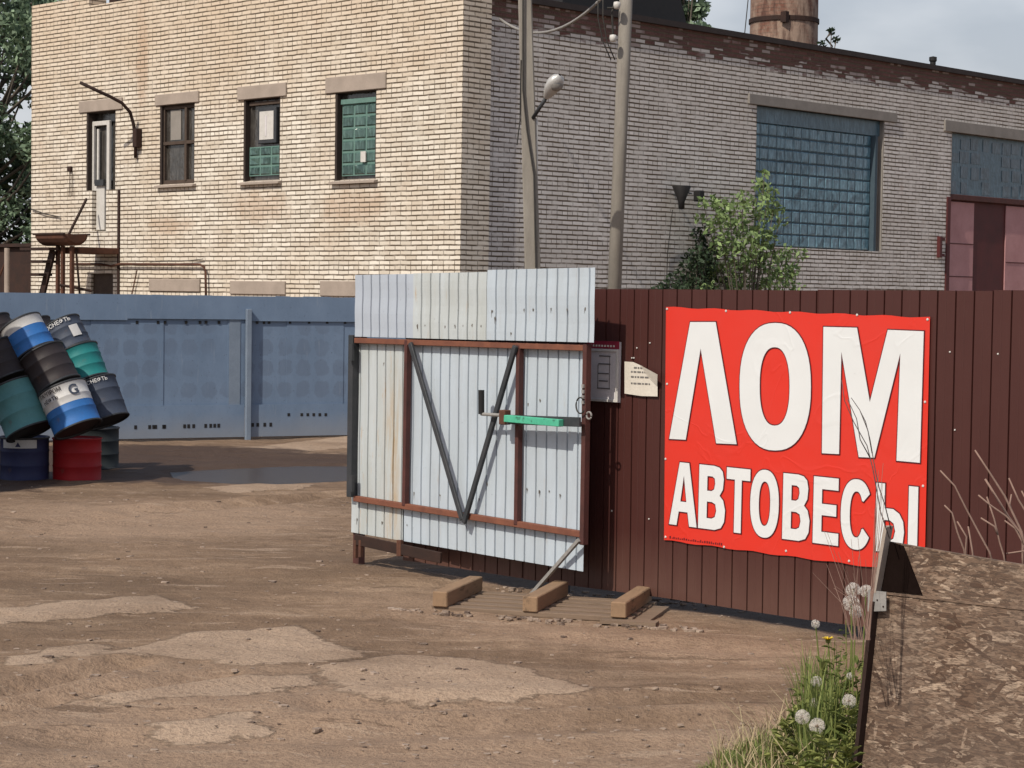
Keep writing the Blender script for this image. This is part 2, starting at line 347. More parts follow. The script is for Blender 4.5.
def ground_m():
    t = NT('dry dirt'); v = t.co(); at = t.n('ShaderNodeAttribute', attribute_name='patch'); aw = t.n('ShaderNodeAttribute', attribute_name='wet_shade')
    n1 = t.noise(v, .55, 8, .62); n2 = t.noise(v, 6, 7, .7); n3 = t.noise(v, 45, 4, .7)
    str_ = t.noise(t.co(scale=(.35, 1.6, 1), rot=(0, 0, R(12))), 1.4, 7, .68)
    c = t.ramp(str_, (.30, (.175, .115, .076)), (.5, (.28, .188, .124)), (.68, (.40, .285, .195)))
    c = t.mix(t.ramp(n1, (.38, .65), (.60, 0.0)), c, (.145, .097, .064))
    c = t.mix(t.ramp(n2, (.3, .55), (.6, 0.0)), c, (.14, .088, .054))
    ad = t.n('ShaderNodeAttribute', attribute_name='dust')
    df = t.math('MULTIPLY', t.ramp(t.math('ADD', ad.outputs['Fac'], t.math('MULTIPLY', t.math('SUBTRACT', n2, .5), .8)), (.25, 0.0), (.8, 1.0)), .62)
    c = t.mix(df, c, t.mix(n3, (.33, .225, .155), (.43, .305, .215)))
    sk = t.noise(t.co(scale=(.55, 2.6, 1), rot=(0, 0, R(8))), 2.4, 10, .72, .3)
    c = t.mix(t.math('MULTIPLY', t.ramp(sk, (.585, 0.0), (.60, 1.0)), .65), c, (.39, .285, .205))
    sk2 = t.noise(t.co(scale=(.4, 2.2, 1), rot=(0, 0, R(5)), loc=(7, 3, 0)), 2.0, 9, .7, .3)
    c = t.mix(t.math('MULTIPLY', t.ramp(sk2, (.60, 0.0), (.625, 1.0)), .6), c, (.12, .078, .052))
    # hard dry crust: irregular paler plates
    e = t.math('ADD', at.outputs['Fac'], t.math('MULTIPLY', t.math('SUBTRACT', t.noise(t.co(scale=(.8, 1.5, 1)), 2.6, 12, .72, .4), .5), .75))
    pm = t.ramp(e, (.50, 0.0), (.545, 1.0))
    pc = t.mix(t.noise(v, 5, 7, .65), (.36, .26, .185), (.48, .355, .26))
    c = t.mix(t.math('MULTIPLY', pm, t.ramp(t.noise(v, 1.1, 5), (.35, .45), (.6, .95))), c, pc)
    c = t.mix(t.ramp(n3, (.3, .5), (.52, 0.0)), c, (.10, .062, .045))
    c = t.mix(t.ramp(t.noise(v, 22, 5, .8), (.66, 0.0), (.70, .8)), c, (.40, .30, .23))
    we = t.math('ADD', aw.outputs['Fac'], t.math('MULTIPLY', t.math('SUBTRACT', t.noise(t.co(scale=(.7, 1.4, 1)), 2.2, 8, .65), .5), .9))
    wm = t.ramp(we, (.45, 0.0), (.6, 1.0))
    c = t.mix(t.math('MULTIPLY', wm, .9), c, t.mix(n2, (.045, .028, .02), (.085, .052, .038)))
    ro = t.ramp(wm, (0, .95), (1, .6))
    h = t.math('ADD', t.math('ADD', t.math('MULTIPLY', n2, .8), t.math('MULTIPLY', n3, .35)), t.math('MULTIPLY', pm, .25))
    return t.fin(c, ro, h, .05, .9, spec=.2)
M['ground'] = ground_m()
tw = NT('muddy puddle water'); M['water'] = tw.fin((.06, .045, .036), .25, tw.noise(tw.co(), 9, 3), .02, .3, spec=.25)

# ------------------------------------------------------------------ ground
def vnoise(x, y, seed):
    xi = np.floor(x).astype(np.int64); yi = np.floor(y).astype(np.int64); xf = x-xi; yf = y-yi
    def h(a, b):
        n = (a*374761393 + b*668265263 + seed*974711) & 0x7fffffff
        n = ((n ^ (n >> 13)) * 1274126177) & 0x7fffffff
        return ((n ^ (n >> 16)) & 0xffff) / 65535.0
    u = xf*xf*(3-2*xf); v = yf*yf*(3-2*yf)
    return (h(xi, yi)*(1-u)+h(xi+1, yi)*u)*(1-v) + (h(xi, yi+1)*(1-u)+h(xi+1, yi+1)*u)*v
def fbm(x, y, o=4, seed=1):
    s = 0; a = 1; t = 0
    for i in range(o): s = s + a*vnoise(x*2**i, y*2**i, seed+i); t += a; a *= .5
    return s/t - .5
def mound(x, y):
    # low bank beside the camera on the right
    ex = 1/(1+np.exp(-(x-.086*y)*9)); ey = 1/(1+np.exp((y-6.9)*2.3))
    return .72*ex*ey
def hgt(x, y):
    fade = np.exp(-np.maximum(0, np.hypot(x, y-15)-22)/15)
    z = .045*fbm(x*.6, y*.9, 3, 3) + .035*fbm(x*2.2+.4*y, y*3.2, 3, 9) + .012*fbm(x*9, y*9, 2, 21)
    return z*fade
PATCH = [[(0,612),(60,606),(120,599),(150,600),(170,606),(195,611),(90,616),(0,624)],
 [(115,654),(150,648),(200,636),(290,631),(320,645),(352,656),(300,660),(240,664),(180,657)],
 [(18,659),(44,655),(42,661),(22,663)],[(52,649),(93,646),(90,653),(58,655)],
 [(330,668),(400,655),(480,664),(583,690),(500,696),(420,699),(350,692)],
 [(80,697),(180,686),(300,677),(310,684),(200,695),(120,704)],
 [(172,724),(235,716),(258,728),(185,733)],[(215,488),(250,485),(310,486),(290,490),(225,491)],
 [(235,449),(300,443),(352,437),(352,446),(280,454)]]
DUST = [[(-40,690),(60,672),(200,662),(330,668),(480,660),(590,690),(560,720),(620,768),(600,800),(-40,800)],[(600,730),(720,715),(820,730),(780,790),(560,790)],[(380,590),(640,632),(800,640),(820,665),(600,650),(420,620)],[(0,500),(340,505),(340,530),(100,545),(0,540)]]
WET_SHADE = [[(70,447),(200,446),(290,452),(352,454),(352,480),(180,483),(60,480),(0,492),(-60,494),(-60,440)]]  # damp ground round the puddle; left end paints shade by the drums
PUD = [(178,471),(230,467),(300,465),(360,465),(360,479),(300,481),(240,482),(195,479)]
def to_ground(poly): return [tuple(at_z(a, b)[:2]) for a, b in poly]
def sdf(poly, X, Y):
    P = np.array(poly); d = np.full(X.shape, 1e9); ins = np.zeros(X.shape, bool)
    for i in range(len(P)):
        a = P[i]; b = P[(i+1) % len(P)]; e = b-a; l = (e**2).sum()+1e-12
        t = np.clip(((X-a[0])*e[0]+(Y-a[1])*e[1])/l, 0, 1)
        d = np.minimum(d, np.hypot(X-a[0]-t*e[0], Y-a[1]-t*e[1]))
        c = ((a[1] > Y) != (b[1] > Y)) & (X < (b[0]-a[0])*(Y-a[1])/((b[1]-a[1])+1e-12)+a[0]); ins ^= c
    return np.where(ins, -d, d)
xs = np.concatenate([[-900,-300,-120,-60,-30,-18,-13], np.arange(-10, 7.0, .055), [9,13,18,30,60,120,300,900]])
ys = np.concatenate([[-300,-60,-15,-2,1.5], np.arange(3, 30, .055), [32,36,45,60,100,200,500,1500]])
X, Y = np.meshgrid(xs, ys)
Z = hgt(X, Y) + mound(X, Y)
pud = sdf(to_ground(PUD), X, Y)
Z = Z - .07*np.clip(.5-pud/.5, 0, 1)
# tyre ruts
for (a, b, wd, dp) in (((0,694),(130,664),.10,.05), ((0,708),(220,676),.09,.03), ((0,528),(340,497),.16,.03), ((130,512),(350,497),.15,.03), ((330,705),(760,700),.14,.03), ((60,742),(800,716),.16,.03), ((560,640),(820,650),.14,.02)):
    A = np.array(at_z(*a)[:2]); B = np.array(at_z(*b)[:2]); e = B-A; t = np.clip(((X-A[0])*e[0]+(Y-A[1])*e[1])/(e**2).sum(), 0, 1)
    wv = .15*fbm(X*.7, Y*.7, 2, 5)
    d = np.hypot(X-A[0]-t*e[0], Y-A[1]-t*e[1]+wv); Z = Z - dp*np.exp(-(d/wd)**2) + dp*.5*np.exp(-((d-wd*1.9)/(wd*.7))**2)
patch = np.zeros(X.shape)
for p in PATCH: patch = np.maximum(patch, np.clip(.62-sdf(to_ground(p), X, Y)/.35*.5, 0, .95))
patch = np.clip(patch + .12*fbm(X*.5, Y*.9, 3, 40), 0, 1)
dust = np.zeros(X.shape)
for p in DUST: dust = np.maximum(dust, np.clip(.5-sdf(to_ground(p), X, Y)/1.6, 0, 1))
dust = np.clip(dust+.35*fbm(X*.8, Y*1.4, 4, 60), 0, 1)
wet_shade = np.zeros(X.shape)
_a = np.array(at_z(600, 589, .07)[:2]); _d = np.array([math.cos(R(-42.7)), math.sin(R(-42.7))]); _n2 = np.array([-_d[1], _d[0]])
_al = (X-_a[0])*_d[0]+(Y-_a[1])*_d[1]; _ac = (X-_a[0])*_n2[0]+(Y-_a[1])*_n2[1]
behind = np.clip(_ac/.15+.3, 0, .95)*np.clip((2.0-_ac)/.5, 0, 1)*np.clip((_al+1.9)/.3, 0, 1)
for p in WET_SHADE: wet_shade = np.maximum(wet_shade, np.clip(.6-sdf(to_ground(p), X, Y)/1.0*.5, 0, .95))
wet_shade = np.maximum(wet_shade, behind)  # ground behind the brown fence painted darker to deepen its shadow
Z = Z + .010*np.clip((patch-.45)*6, 0, 1)
me = bpy.data.meshes.new('ground'); ny, nx = X.shape
idx = np.arange(nx*ny).reshape(ny, nx)
faces = np.stack([idx[:-1,:-1], idx[:-1,1:], idx[1:,1:], idx[1:,:-1]], -1).reshape(-1, 4)
me.from_pydata(np.stack([X, Y, Z], -1).reshape(-1, 3).tolist(), [], faces.tolist())
for nm, arr in (('patch', patch), ('wet_shade', wet_shade), ('dust', dust)):
    a = me.attributes.new(nm, 'FLOAT', 'POINT'); a.data.foreach_set('value', arr.ravel().astype(np.float32))
me.materials.append(M['ground']); me.polygons.foreach_set('use_smooth', [True]*len(me.polygons))
g = link(bpy.data.objects.new('ground', me)); tag(g, 'bare brown dirt yard with pale dry crusts and tyre ruts', 'ground', kind='structure')
def gz(x, y):
    j = min(max(np.searchsorted(xs, x), 1), len(xs)-1); i = min(max(np.searchsorted(ys, y), 1), len(ys)-1)
    return float(Z[i, j])
pg = to_ground([(165,462),(370,458),(375,484),(180,488)])
pw = MB().poly([(a, b, -.022) for a, b in pg]).build('puddle', M['water']); tag(pw, 'shallow brown puddle in the rutted dirt before the blue fence', 'puddle', kind='structure')

# scattered stones on the yard (uncountable grit)
st = MB()
def rock(mb, c, r):
    n0 = len(mb.v); k = 6
    for zz, rr in ((-.4, .8), (.35, .85)):
        for j in range(k):
            an = 2*math.pi*j/k + random.random()*.5; q = r*rr*random.uniform(.75, 1.2)
            mb.v.append((c[0]+q*1.3*math.cos(an), c[1]+q*math.sin(an), c[2]+r*zz*random.uniform(.7, 1.1)))
    for j in range(k): mb.f.append((n0+j, n0+(j+1) % k, n0+k+(j+1) % k, n0+k+j))
    mb.f.append(tuple(n0+k+j for j in range(k)))
for i in range(1500):
    px = random.uniform(-60, 900); py = 485 + 300*random.random()**1.1
    p = at_z(px, py); r = random.choice([.005, .006, .008, .011, .016]) * (1 if random.random() < .93 else 1.6)
    if abs(mound(p.x, p.y)) > .03: continue
    rock(st, (p.x, p.y, gz(p.x, p.y)), r)
M['stone'] = worn('pale grit', (.30, .225, .17), (.40, .31, .25), 3, .9, c3=(.1, .07, .055), t3=.5)
o = st.build('scattered_stones', M['stone']); tag(o, 'small pale and dark stones scattered over the dirt yard', 'stones', kind='stuff')

# ------------------------------------------------------------------ brick building
CX = at_y(459.8, 296, 32.0); ang = math.atan2(.715, .699)
BM = Matrix.Translation((CX.x, CX.y, 0)) @ Matrix.Rotation(ang, 4, 'Z'); BI = BM.inverted()
vdir = Vector((.699, .715, 0)); udir = Vector((-.715, .699, 0))
def hit(px, py, p0, n):
    d = ray(px, py); return EYE + d * ((Vector(p0)-EYE).dot(n)/d.dot(n))
def L(px, py, off=0):          # left facade (plane local x = off): returns (y, z)
    p = BI @ hit(px, py, BM @ Vector((off, 0, 0)), vdir); return p.y, p.z
SET = .10
def Rt(px, py, off=SET):      # hall facade (plane local y = off): returns (x, z)
    p = BI @ hit(px, py, BM @ Vector((0, off, 0)), udir); return p.x, p.z
bld = thing('brick_building', 'pale brick industrial building with small windows and a long shaded hall wall', 'building', mat=BM)
def wall(holes, a0, a1, z0, z1, conv, depth):
    """wall sheet with rectangular openings and reveals; conv(a, d, z) -> local point"""
    mb = MB(); As = sorted({a0, a1, *[h[0] for h in holes], *[h[1] for h in holes]}); Zs = sorted({z0, z1, *[h[2] for h in holes], *[h[3] for h in holes]})
    ins = lambda a, z: any(h[0] < a < h[1] and h[2] < z < h[3] for h in holes)
    for i in range(len(As)-1):
        for j in range(len(Zs)-1):
            a, b, c, d = As[i], As[i+1], Zs[j], Zs[j+1]; am = (a+b)/2; zm = (c+d)/2
            if ins(am, zm): continue
            mb.quad(conv(a, 0, c), conv(b, 0, c), conv(b, 0, d), conv(a, 0, d))
            for (na, nz_, e0, e1) in ((a-1e-4, zm, (a, c), (a, d)), (b+1e-4, zm, (b, c), (b, d)), (am, c-1e-4, (a, c), (b, c)), (am, d+1e-4, (a, d), (b, d))):
                if ins(na, nz_): mb.quad(conv(e0[0], 0, e0[1]), conv(e1[0], 0, e1[1]), conv(e1[0], depth, e1[1]), conv(e0[0], depth, e0[1]))
    return mb
cl = lambda a, d, z: (d, a, z); crr = lambda a, d, z: (a, SET+d, z)
YL = L(31.5, 120)[0]; ZT1 = L(32, 6)[1]; Ysplit = L(89, 5)[0]; ZT2 = L(89, 6)[1]
def Lrect(x0, y0, x1, y1):
    a = L(x0, (y0+y1)/2)[0]; b = L(x1, (y0+y1)/2)[0]; xm = (x0+x1)/2; return (min(a, b), max(a, b), L(xm, y1)[1], L(xm, y0)[1])
def Rrect(x0, x1, ytl, ybl):
    return (Rt(x0, ytl)[0], Rt(x1, ytl)[0], Rt(x0, ybl)[1], Rt(x0, ytl)[1])
WL = [Lrect(160, 104, 194.5, 184), Lrect(243.5, 98, 280, 181), Lrect(335, 91, 376, 180)]
DR1 = Lrect(86.5, 111, 115.5, 190); DR2 = Lrect(92, 190, 106, 231); DR2 = (DR2[0], DR2[1], DR2[2], DR1[2])
LOW = Lrect(91, 274, 113, 296)
for r_ in WL[1:]: STAINS.append(((r_[0]+r_[1])/2, r_[2]-.45, 1.0, .38))
STAINS.append((L(142, 60)[0], L(142, 60)[1], .22, 1.3)); STAINS.append((L(170, 225)[0], L(170, 225)[1], .9, .2))
_BR()
m = wall(WL+[DR1, DR2, LOW], 0, Ysplit, 0, ZT2, cl, .38)
m2 = wall([], Ysplit, YL, 0, ZT1, cl, .38); n = len(m.v); m.v += m2.v; m.f += [tuple(i+n for i in f) for f in m2.f]
m = MB()
for hs, a0, a1, zt in ((WL+[DR1, DR2, LOW], 0, Ysplit, ZT2),):
    m = wall([h for h in hs if h[0] < Ysplit], a0, YL, 0, ZT2, cl, .38)
m.quad((0, Ysplit, ZT2), (0, YL, ZT2), (0, YL, ZT1), (0, Ysplit, ZT1)); m.quad((0, Ysplit, ZT2), (.4, Ysplit, ZT2), (.4, Ysplit, ZT1), (0, Ysplit, ZT1))
m.quad((0, Ysplit, ZT1), (0, YL, ZT1), (.4, YL, ZT1), (.4, Ysplit, ZT1)); m.quad((.4, Ysplit, ZT2), (.4, YL, ZT2), (.4, YL, ZT1), (.4, Ysplit, ZT1))
PX = Rt(490, 150, 0)[0]            # pier width along the hall
m.quad((0, 0, 0), (PX, 0, 0), (PX, 0, ZT2), (0, 0, ZT2)); m.quad((PX, 0, 0), (PX, SET, 0), (PX, SET, ZT2), (PX, 0, ZT2))
m.quad((0, YL, 0), (26, YL, 0), (26, YL, 6.8), (0, YL, 6.8)); m.quad((0, YL, 6.8), (.4, YL, 6.8), (.4, YL, ZT1), (0, YL, ZT1))
m.quad((0, 0, ZT2), (.4, 0, ZT2), (.4, YL, ZT2), (0, YL, ZT2)); m.quad((PX, 0, 6.8), (PX, YL, 6.8), (PX, YL, ZT2), (PX, 0, ZT2))
m.build('wall', M['brick'], bld)
HT = (Rt(690, 25)[1]+Rt(1000, 76)[1])/2
BW = Rrect(757, 885, 105, 246); BW = (BW[0], Rt(883.5, 180)[0], BW[2], BW[3])
SW = (Rt(951, 165)[0], Rt(951, 165)[0]+5.4, Rt(951, 197)[1], Rt(951, 132)[1]); GD = (SW[0], SW[1], 0, SW[2])
XE = 26.0
hw = wall([BW, SW, GD], PX, XE, 0, HT-.1, crr, .35)
hw.quad((XE, SET, 0), (XE, YL, 0), (XE, YL, HT), (XE, SET, HT))
hw.build('wall', M['brickred'], bld)['label'] = 'long shaded hall wall with red brick courses along its top'
M['roofm'] = worn('dark roofing felt', (.035, .028, .027), (.05, .04, .038), 6, .9)
MB().box(PX, XE+.1, SET-.07, YL, HT-.1, HT).build('roof', M['roofm'], bld)
MB().box(.45, PX-.05, .3, YL-.3, ZT2-.3, ZT2-.02).build('roof', M['roofm'], bld)
MB().box(.5, .62, L(131, 3)[0]-2.5, Ysplit+.05, ZT2-.1, ZT2+.55).build('roof_upstand', M['rustdark'], bld)
# lintels
def lint(x0, y0, x1, y1, name='lintel'):
    a, b, c, d = Lrect(x0, y0, x1, y1); MB().box(-.035, .09, a, b, c, d).build(name, M['concrete'], bld, bevel=.01)
lint(156, 93, 199.5, 104.2); lint(238.5, 84.8, 287, 98.3); lint(326.5, 75, 386.7, 91.2); lint(80, 99.5, 123, 111.3)
lint(150, 279, 200.5, 291.5); lint(231, 281, 286, 294.5); lint(321, 281, 378, 296.5)
a = Rt(748, 95)[0]; b = Rt(896, 120)[0]; z1 = Rt(757, 94.5)[1]; z0 = BW[3]
MB().box(a, b, SET-.04, SET+.1, z0, z1).build('lintel', M['conc2'], bld, bevel=.01)
MB().box(Rt(944, 122)[0], SW[1]+.4, SET-.04, SET+.1, SW[3], SW[3]+.24).build('lintel', M['conc2'], bld, bevel=.01)
# sills on the left facade
for r in WL:
    MB().prism([(-.09, r[0]-.06, r[2]-.06), (-.09, r[0]-.06, r[2]-.03), (.14, r[0]-.06, r[2]+.03), (.14, r[0]-.06, r[2]-.06)], (0, r[1]-r[0]+.12, 0)).build('sill', M['concrete'], bld)
# glass blocks
def glassmat(name, c1, c2, r=.15):
    t = NT(name); g = t.n('ShaderNodeNewGeometry'); v = t.co()
    c = t.ramp(g.outputs['Random Per Island'], (0, c1), (1, c2))
    wv = t.noise(t.co(scale=(3, 3, .8)), 6, 3)
    c = t.mix(t.ramp(wv, (.45, 0.0), (.7, .6)), c, tuple(min(1, x*1.9+.02) for x in c2))
    return t.fin(c, r, t.noise(v, 7, 3), .02, .5, spec=.6)
M['gblue'] = glassmat('blue grey glass blocks', (.045, .10, .135), (.10, .185, .235))
M['gblue2'] = glassmat('dull blue glass blocks', (.035, .06, .08), (.055, .085, .11), .3)
M['ggreen'] = glassmat('green glass blocks', (.018, .045, .040), (.055, .105, .092))
M['gpane'] = glassmat('dusty blue glass', (.045, .09, .12), (.05, .098, .13), .35)
M['gdark'] = glassmat('dark window glass', (.03, .028, .026), (.05, .045, .04), .12)
M['seamb'] = worn('blue grey seams', (.05, .078, .10), (.065, .095, .12), 9, .8)
M['seamg'] = worn('green grey seams', (.10, .19, .165), (.15, .25, .22), 9, .8)
M['jambd'] = worn('dark brown lining', (.045, .032, .026), (.03, .022, .02), 9, .85)
M['jamb'] = worn('brown wooden frame', (.085, .06, .045), (.055, .038, .03), 9, .8)
def blocks(rect, d, conv, nx, nz, gm, sm, gap=.022, missing=()):
    a0, a1, z0, z1 = rect; mb = MB(); cw = (a1-a0)/nx; ch = (z1-z0)/nz; ff = d+.02
    back = MB().quad(conv(a0, ff, z0), conv(a1, ff, z0), conv(a1, ff, z1), conv(a0, ff, z1))
    for i in range(nx):
        for j in range(nz):
            if (i, j) in missing: continue
            x0 = a0+i*cw+gap/2; x1 = x0+cw-gap; y0 = z0+j*ch+gap/2; y1 = y0+ch-gap; b = .02; t0 = random.uniform(-.006, .006); t1 = random.uniform(-.006, .006)
            n0 = len(mb.v)
            mb.v += [conv(x0, ff-.002, y0), conv(x1, ff-.002, y0), conv(x1, ff-.002, y1), conv(x0, ff-.002, y1)]
            mb.v += [conv(x0+b, d-t0, y0+b), conv(x1-b, d+t0, y0+b), conv(x1-b, d+t1, y1-b), conv(x0+b, d-t1, y1-b)]
            mb.f += [(n0+4, n0+5, n0+6, n0+7), (n0, n0+1, n0+5, n0+4), (n0+1, n0+2, n0+6, n0+5), (n0+2, n0+3, n0+7, n0+6), (n0+3, n0, n0+4, n0+7)]
    o = back.build('window', sm, bld); mb.build('glass_blocks', gm, o); return o
# big hall window
ww = BW[1]-BW[0]; wh = BW[3]-BW[2]
big = blocks((BW[0]+.02, BW[1]-.28, BW[2]+.02, BW[3]-.30), .12, crr, 15, 10, M['gblue'], M['seamb'], .02)
MB().box(BW[0], BW[1], SET+.10, SET+.16, BW[3]-.30, BW[3]-.002).build('top_panel', M['gpane'], big)
MB().box(BW[1]-.28, BW[1]-.2, SET+.02, SET+.16, BW[2], BW[3]-.30).build('frame', M['seamb'], big)
MB().box(BW[1]-.2, BW[1], SET+.12, SET+.2, BW[2], BW[3]-.30).build('jamb', M['conc2'], big)
MB().box(BW[1]-.03, BW[1]-.002, SET+.005, SET+.119, BW[2]+.002, BW[3]-.002).build('jamb', M['conc2'], big)
sw = MB().box(SW[0]+.06, SW[1]-.06, SET+.12, SET+.16, SW[2]+.06, SW[3]).build('window', M['gpane'], bld)
MB().box(SW[0], SW[1], SET+.02, SET+.18, SW[2]-.05, SW[2]+.07).build('frame', M['redbrown'], sw, bevel=.01)
MB().box(SW[0], SW[0]+.06, SET+.02, SET+.18, SW[2]+.07, SW[3]).build('frame', M['concrete'], sw, bevel=.01)
blk = MB()
for a_ in range(12):
    for b_ in range(4):
        xx = SW[0]+.09+a_*.42; z_ = SW[2]+.1+b_*(SW[3]-SW[2]-.14)/4; hz_ = (SW[3]-SW[2]-.14)/4
        if random.random() < .72: blk.box(xx+random.uniform(0, .1), xx+.40-random.uniform(0, .1), SET+.110, SET+.119, z_+random.uniform(0, .05), z_+hz_-.015-random.uniform(0, .06))
blk.build('glass_blocks', M['gblue2'], sw)
# hall gate under it
M['pink'] = worn('faded pink paint', (.50, .27, .27), (.38, .19, .19), 2, .7, c3=(.14, .045, .045), t3=.66)
M['dkred'] = worn('dark red paint', (.10, .022, .022), (.065, .018, .018), 3, .6)
hd = MB().box(SW[0]+.02, SW[1], SET+.14, SET+.18, 0, SW[2]-.05).build('gate_leaf', M['dkred'], bld)
xa = Rt(978, 240)[0]; xb = Rt(1010, 240)[0]
MB().box(SW[0]+.06, xa, SET+.11, SET+.137, 0, SW[2]-.08).build('pink_panel', M['pink'], hd, bevel=.005)
MB().box(xb, xb+1.6, SET+.11, SET+.137, 0, SW[2]-.08).build('pink_panel', M['pink'], hd, bevel=.005)
bars = []
for py in (244, 277): z = Rt(960, py)[1]; bars.append((SW[0]+.07, xa-.02, SET+.10, SET+.108, z, z+.02))
z = Rt(1015, 263)[1]; bars.append((xb+.02, xb+1.5, SET+.10, SET+.108, z, z+.02))
for b_ in bars: MB().box(*b_).build('panel_batten', M['dkred'], hd)
MB().box(SW[0]-.14, SW[0]-.002, SET-.03, SET+.16, 0, SW[2]).build('gate_jamb', M['dkred'], bld, bevel=.01)
x = Rt(940, 247)[0]; z = Rt(940, 247)[1]
MB().box(x-.12, x-.04, SET-.08, SET, z-.22, z+.22).box(x-.04, x+.1, SET-.06, SET-.01, z+.14, z+.2).box(x-.04, x+.1, SET-.06, SET-.01, z-.2, z-.14).build('hinge_bracket', M['dkred'], bld)
# left windows
def lframe(rect, name, nmat, cross=(), d=.05, th=.08):
    a0, a1, z0, z1 = rect
    fr = MB().box(d, d+.07, a0, a0+th, z0, z1).box(d, d+.07, a1-th, a1, z0, z1).box(d+.001, d+.069, a0+th, a1-th, z0, z0+th).box(d+.001, d+.069, a0+th, a1-th, z1-th, z1)
    for (u0, u1, v0, v1) in cross: fr.box(d-.01, d+.06, a0+u0*(a1-a0), a0+u1*(a1-a0), z0+v0*(z1-z0), z0+v1*(z1-z0))
    return fr.build(name, nmat, bld)
r = WL[0]
w1 = lframe(r, 'window', M['jamb'], [(.04, .96, .50, .54), (.28, .34, .04, .96)])
MB().quad((.10, r[0], r[2]), (.10, r[1], r[2]), (.10, r[1], r[3]), (.10, r[0], r[3])).build('pane', M['gdark'], w1)
MB().box(.085, .098, r[0]+.5*(r[1]-r[0]), r[0]+.8*(r[1]-r[0]), r[2]+.56*(r[3]-r[2]), r[3]-.1).build('curtain', M['conc2'], w1)
r = WL[1]; a0, a1, z0, z1 = r; zz = z0+.42*(z1-z0)
w2 = blocks((a0+.02, a1-.08, z0+.1, zz), .06, cl, 3, 3, M['ggreen'], M['seamg'], .035)
MB().quad((.12, a0, z0), (.12, a1, z0), (.12, a1, z1), (.12, a0, z1)).build('pane', M['gdark'], w2)
c0 = a0+.22*(a1-a0); c1 = a0+.60*(a1-a0); q0 = z0+.5*(z1-z0); q1 = z0+.84*(z1-z0)
MB().box(.04, .11, c0-.06, c1+.06, q0-.07, q1+.07).build('vent_frame', M['darksteel'], w2, bevel=.01)
MB().box(.03, .042, c0, c1, q0, q1).build('vent_pane', M['whitepaint'], w2)
MB().box(.024, .03, (c0+c1)/2-.012, (c0+c1)/2+.03, q0+.06, q1-.08).build('vent_bar', M['signface'], w2)
MB().box(.05, .09, a0+.05, a1-.1, q1+.12, q1+.18).build('frame', M['jamb'], w2)
r = WL[2]; a0, a1, z0, z1 = r
w3 = blocks((a0+.02, a1-.1, z0+.08, z1-.2), .06, cl, 3, 6, M['ggreen'], M['seamg'], .035)
MB().quad((.12, a0, z0), (.12, a1, z0), (.12, a1, z1), (.12, a0, z1)).build('pane', M['gdark'], w3)
MB().box(.04, .1, a0+.02, a1-.1, z1-.2, z1-.12).build('frame', M['seamg'], w3)
MB().box(.03, .05, a0+.28*(a1-a0), a0+.4*(a1-a0), z0+.2*(z1-z0), z0+.32*(z1-z0)).build('repair_glass', M['whitepaint'], w3)
for r_ in WL+[DR1]:
    a0, a1, z0, z1 = r_
    MB().box(.004, .2, a0+.001, a0+.02, z0+.002, z1-.002).box(.004, .2, a1-.05, a1-.001, z0+.002, z1-.002).box(.004, .2, a0+.02, a1-.05, z1-.02, z1-.002).build('lining', M['jambd'], bld)
# door
dr = MB().quad((.2, DR1[0], DR2[2]), (.2, DR1[1], DR2[2]), (.2, DR1[1], DR1[3]), (.2, DR1[0], DR1[3])).build('door', M['gdark'], bld)
dy0 = L(109, 160, .1)[0]; dy1 = L(91, 160, .1)[0]; dz0 = L(100, 230, .1)[1]; dz1 = L(100, 121, .1)[1]
MB().box(.1, .16, dy0, dy0+.09, dz0, dz1).box(.1, .16, dy1-.09, dy1, dz0, dz1).box(.101, .159, dy0+.09, dy1-.09, dz1-.09, dz1).box(.1, .16, dy0+.25*(dy1-dy0), dy1-.1, dz0, dz0+.9).build('door_frame', M['whitepaint'], dr, bevel=.008)
MB().box(.12, .15, dy1-.23, dy1-.17, dz0+.9, dz1-.15).build('door_leaf_edge', M['whitepaint'], dr)
MB().box(.05, .1, dy0+.12, dy1-.2, dz0+.86, dz0+.98).build('handle', M['darksteel'], dr)
# lower blocked window, arch
MB().box(.06, .12, LOW[0], LOW[1], LOW[2], LOW[3]).build('boarded_window', M['jamb'], bld)
# facade marks and pipes
y0 = L(118, 240, -.03)[0]
MB().box(-.03, 0, y0-.03, y0+.03, 0, L(118, 190)[1]).build('drain_seam', M['rustdark'], bld)
def lp(px, py, off=-.08):
    a, b = L(px, py, off); return (off, a, b)
MB().tube([lp(70, 264), lp(100, 264), lp(111, 266), lp(120, 264), lp(200, 264.5), lp(204, 267), lp(205.5, 272), lp(206, 300)], .022, 8).build('gas_pipe', M['rust'], bld, smooth=True)
MB().tube([lp(150, 262, -.05), lp(190, 260.5, -.05), lp(203, 259, -.05)], .008, 6).build('cable', M['wirem'], bld)
MB().tube([lp(137, 270, -.06), lp(132, 294, -.06)], .012, 6).build('cable', M['rust'], bld)
MB().tube([lp(31, 209, -.04), lp(45, 214, -.05), lp(60, 217, -.04)], .012, 6).build('cable', M['wirem'], bld)
MB().tube([lp(70, 172, -.03), lp(69, 196, -.03)], .007, 6).tube([lp(72.5, 172, -.03), lp(72, 196, -.03)], .007, 6).build('cable', M['jamb'], bld)
y_, z_ = L(71, 169); MB().box(-.06, 0, y_-.06, y_+.06, z_-.05, z_+.05).build('junction_box', M['rustdark'], bld, bevel=.01)
MB().box(.003, .008, 0, 0, 0, 0)
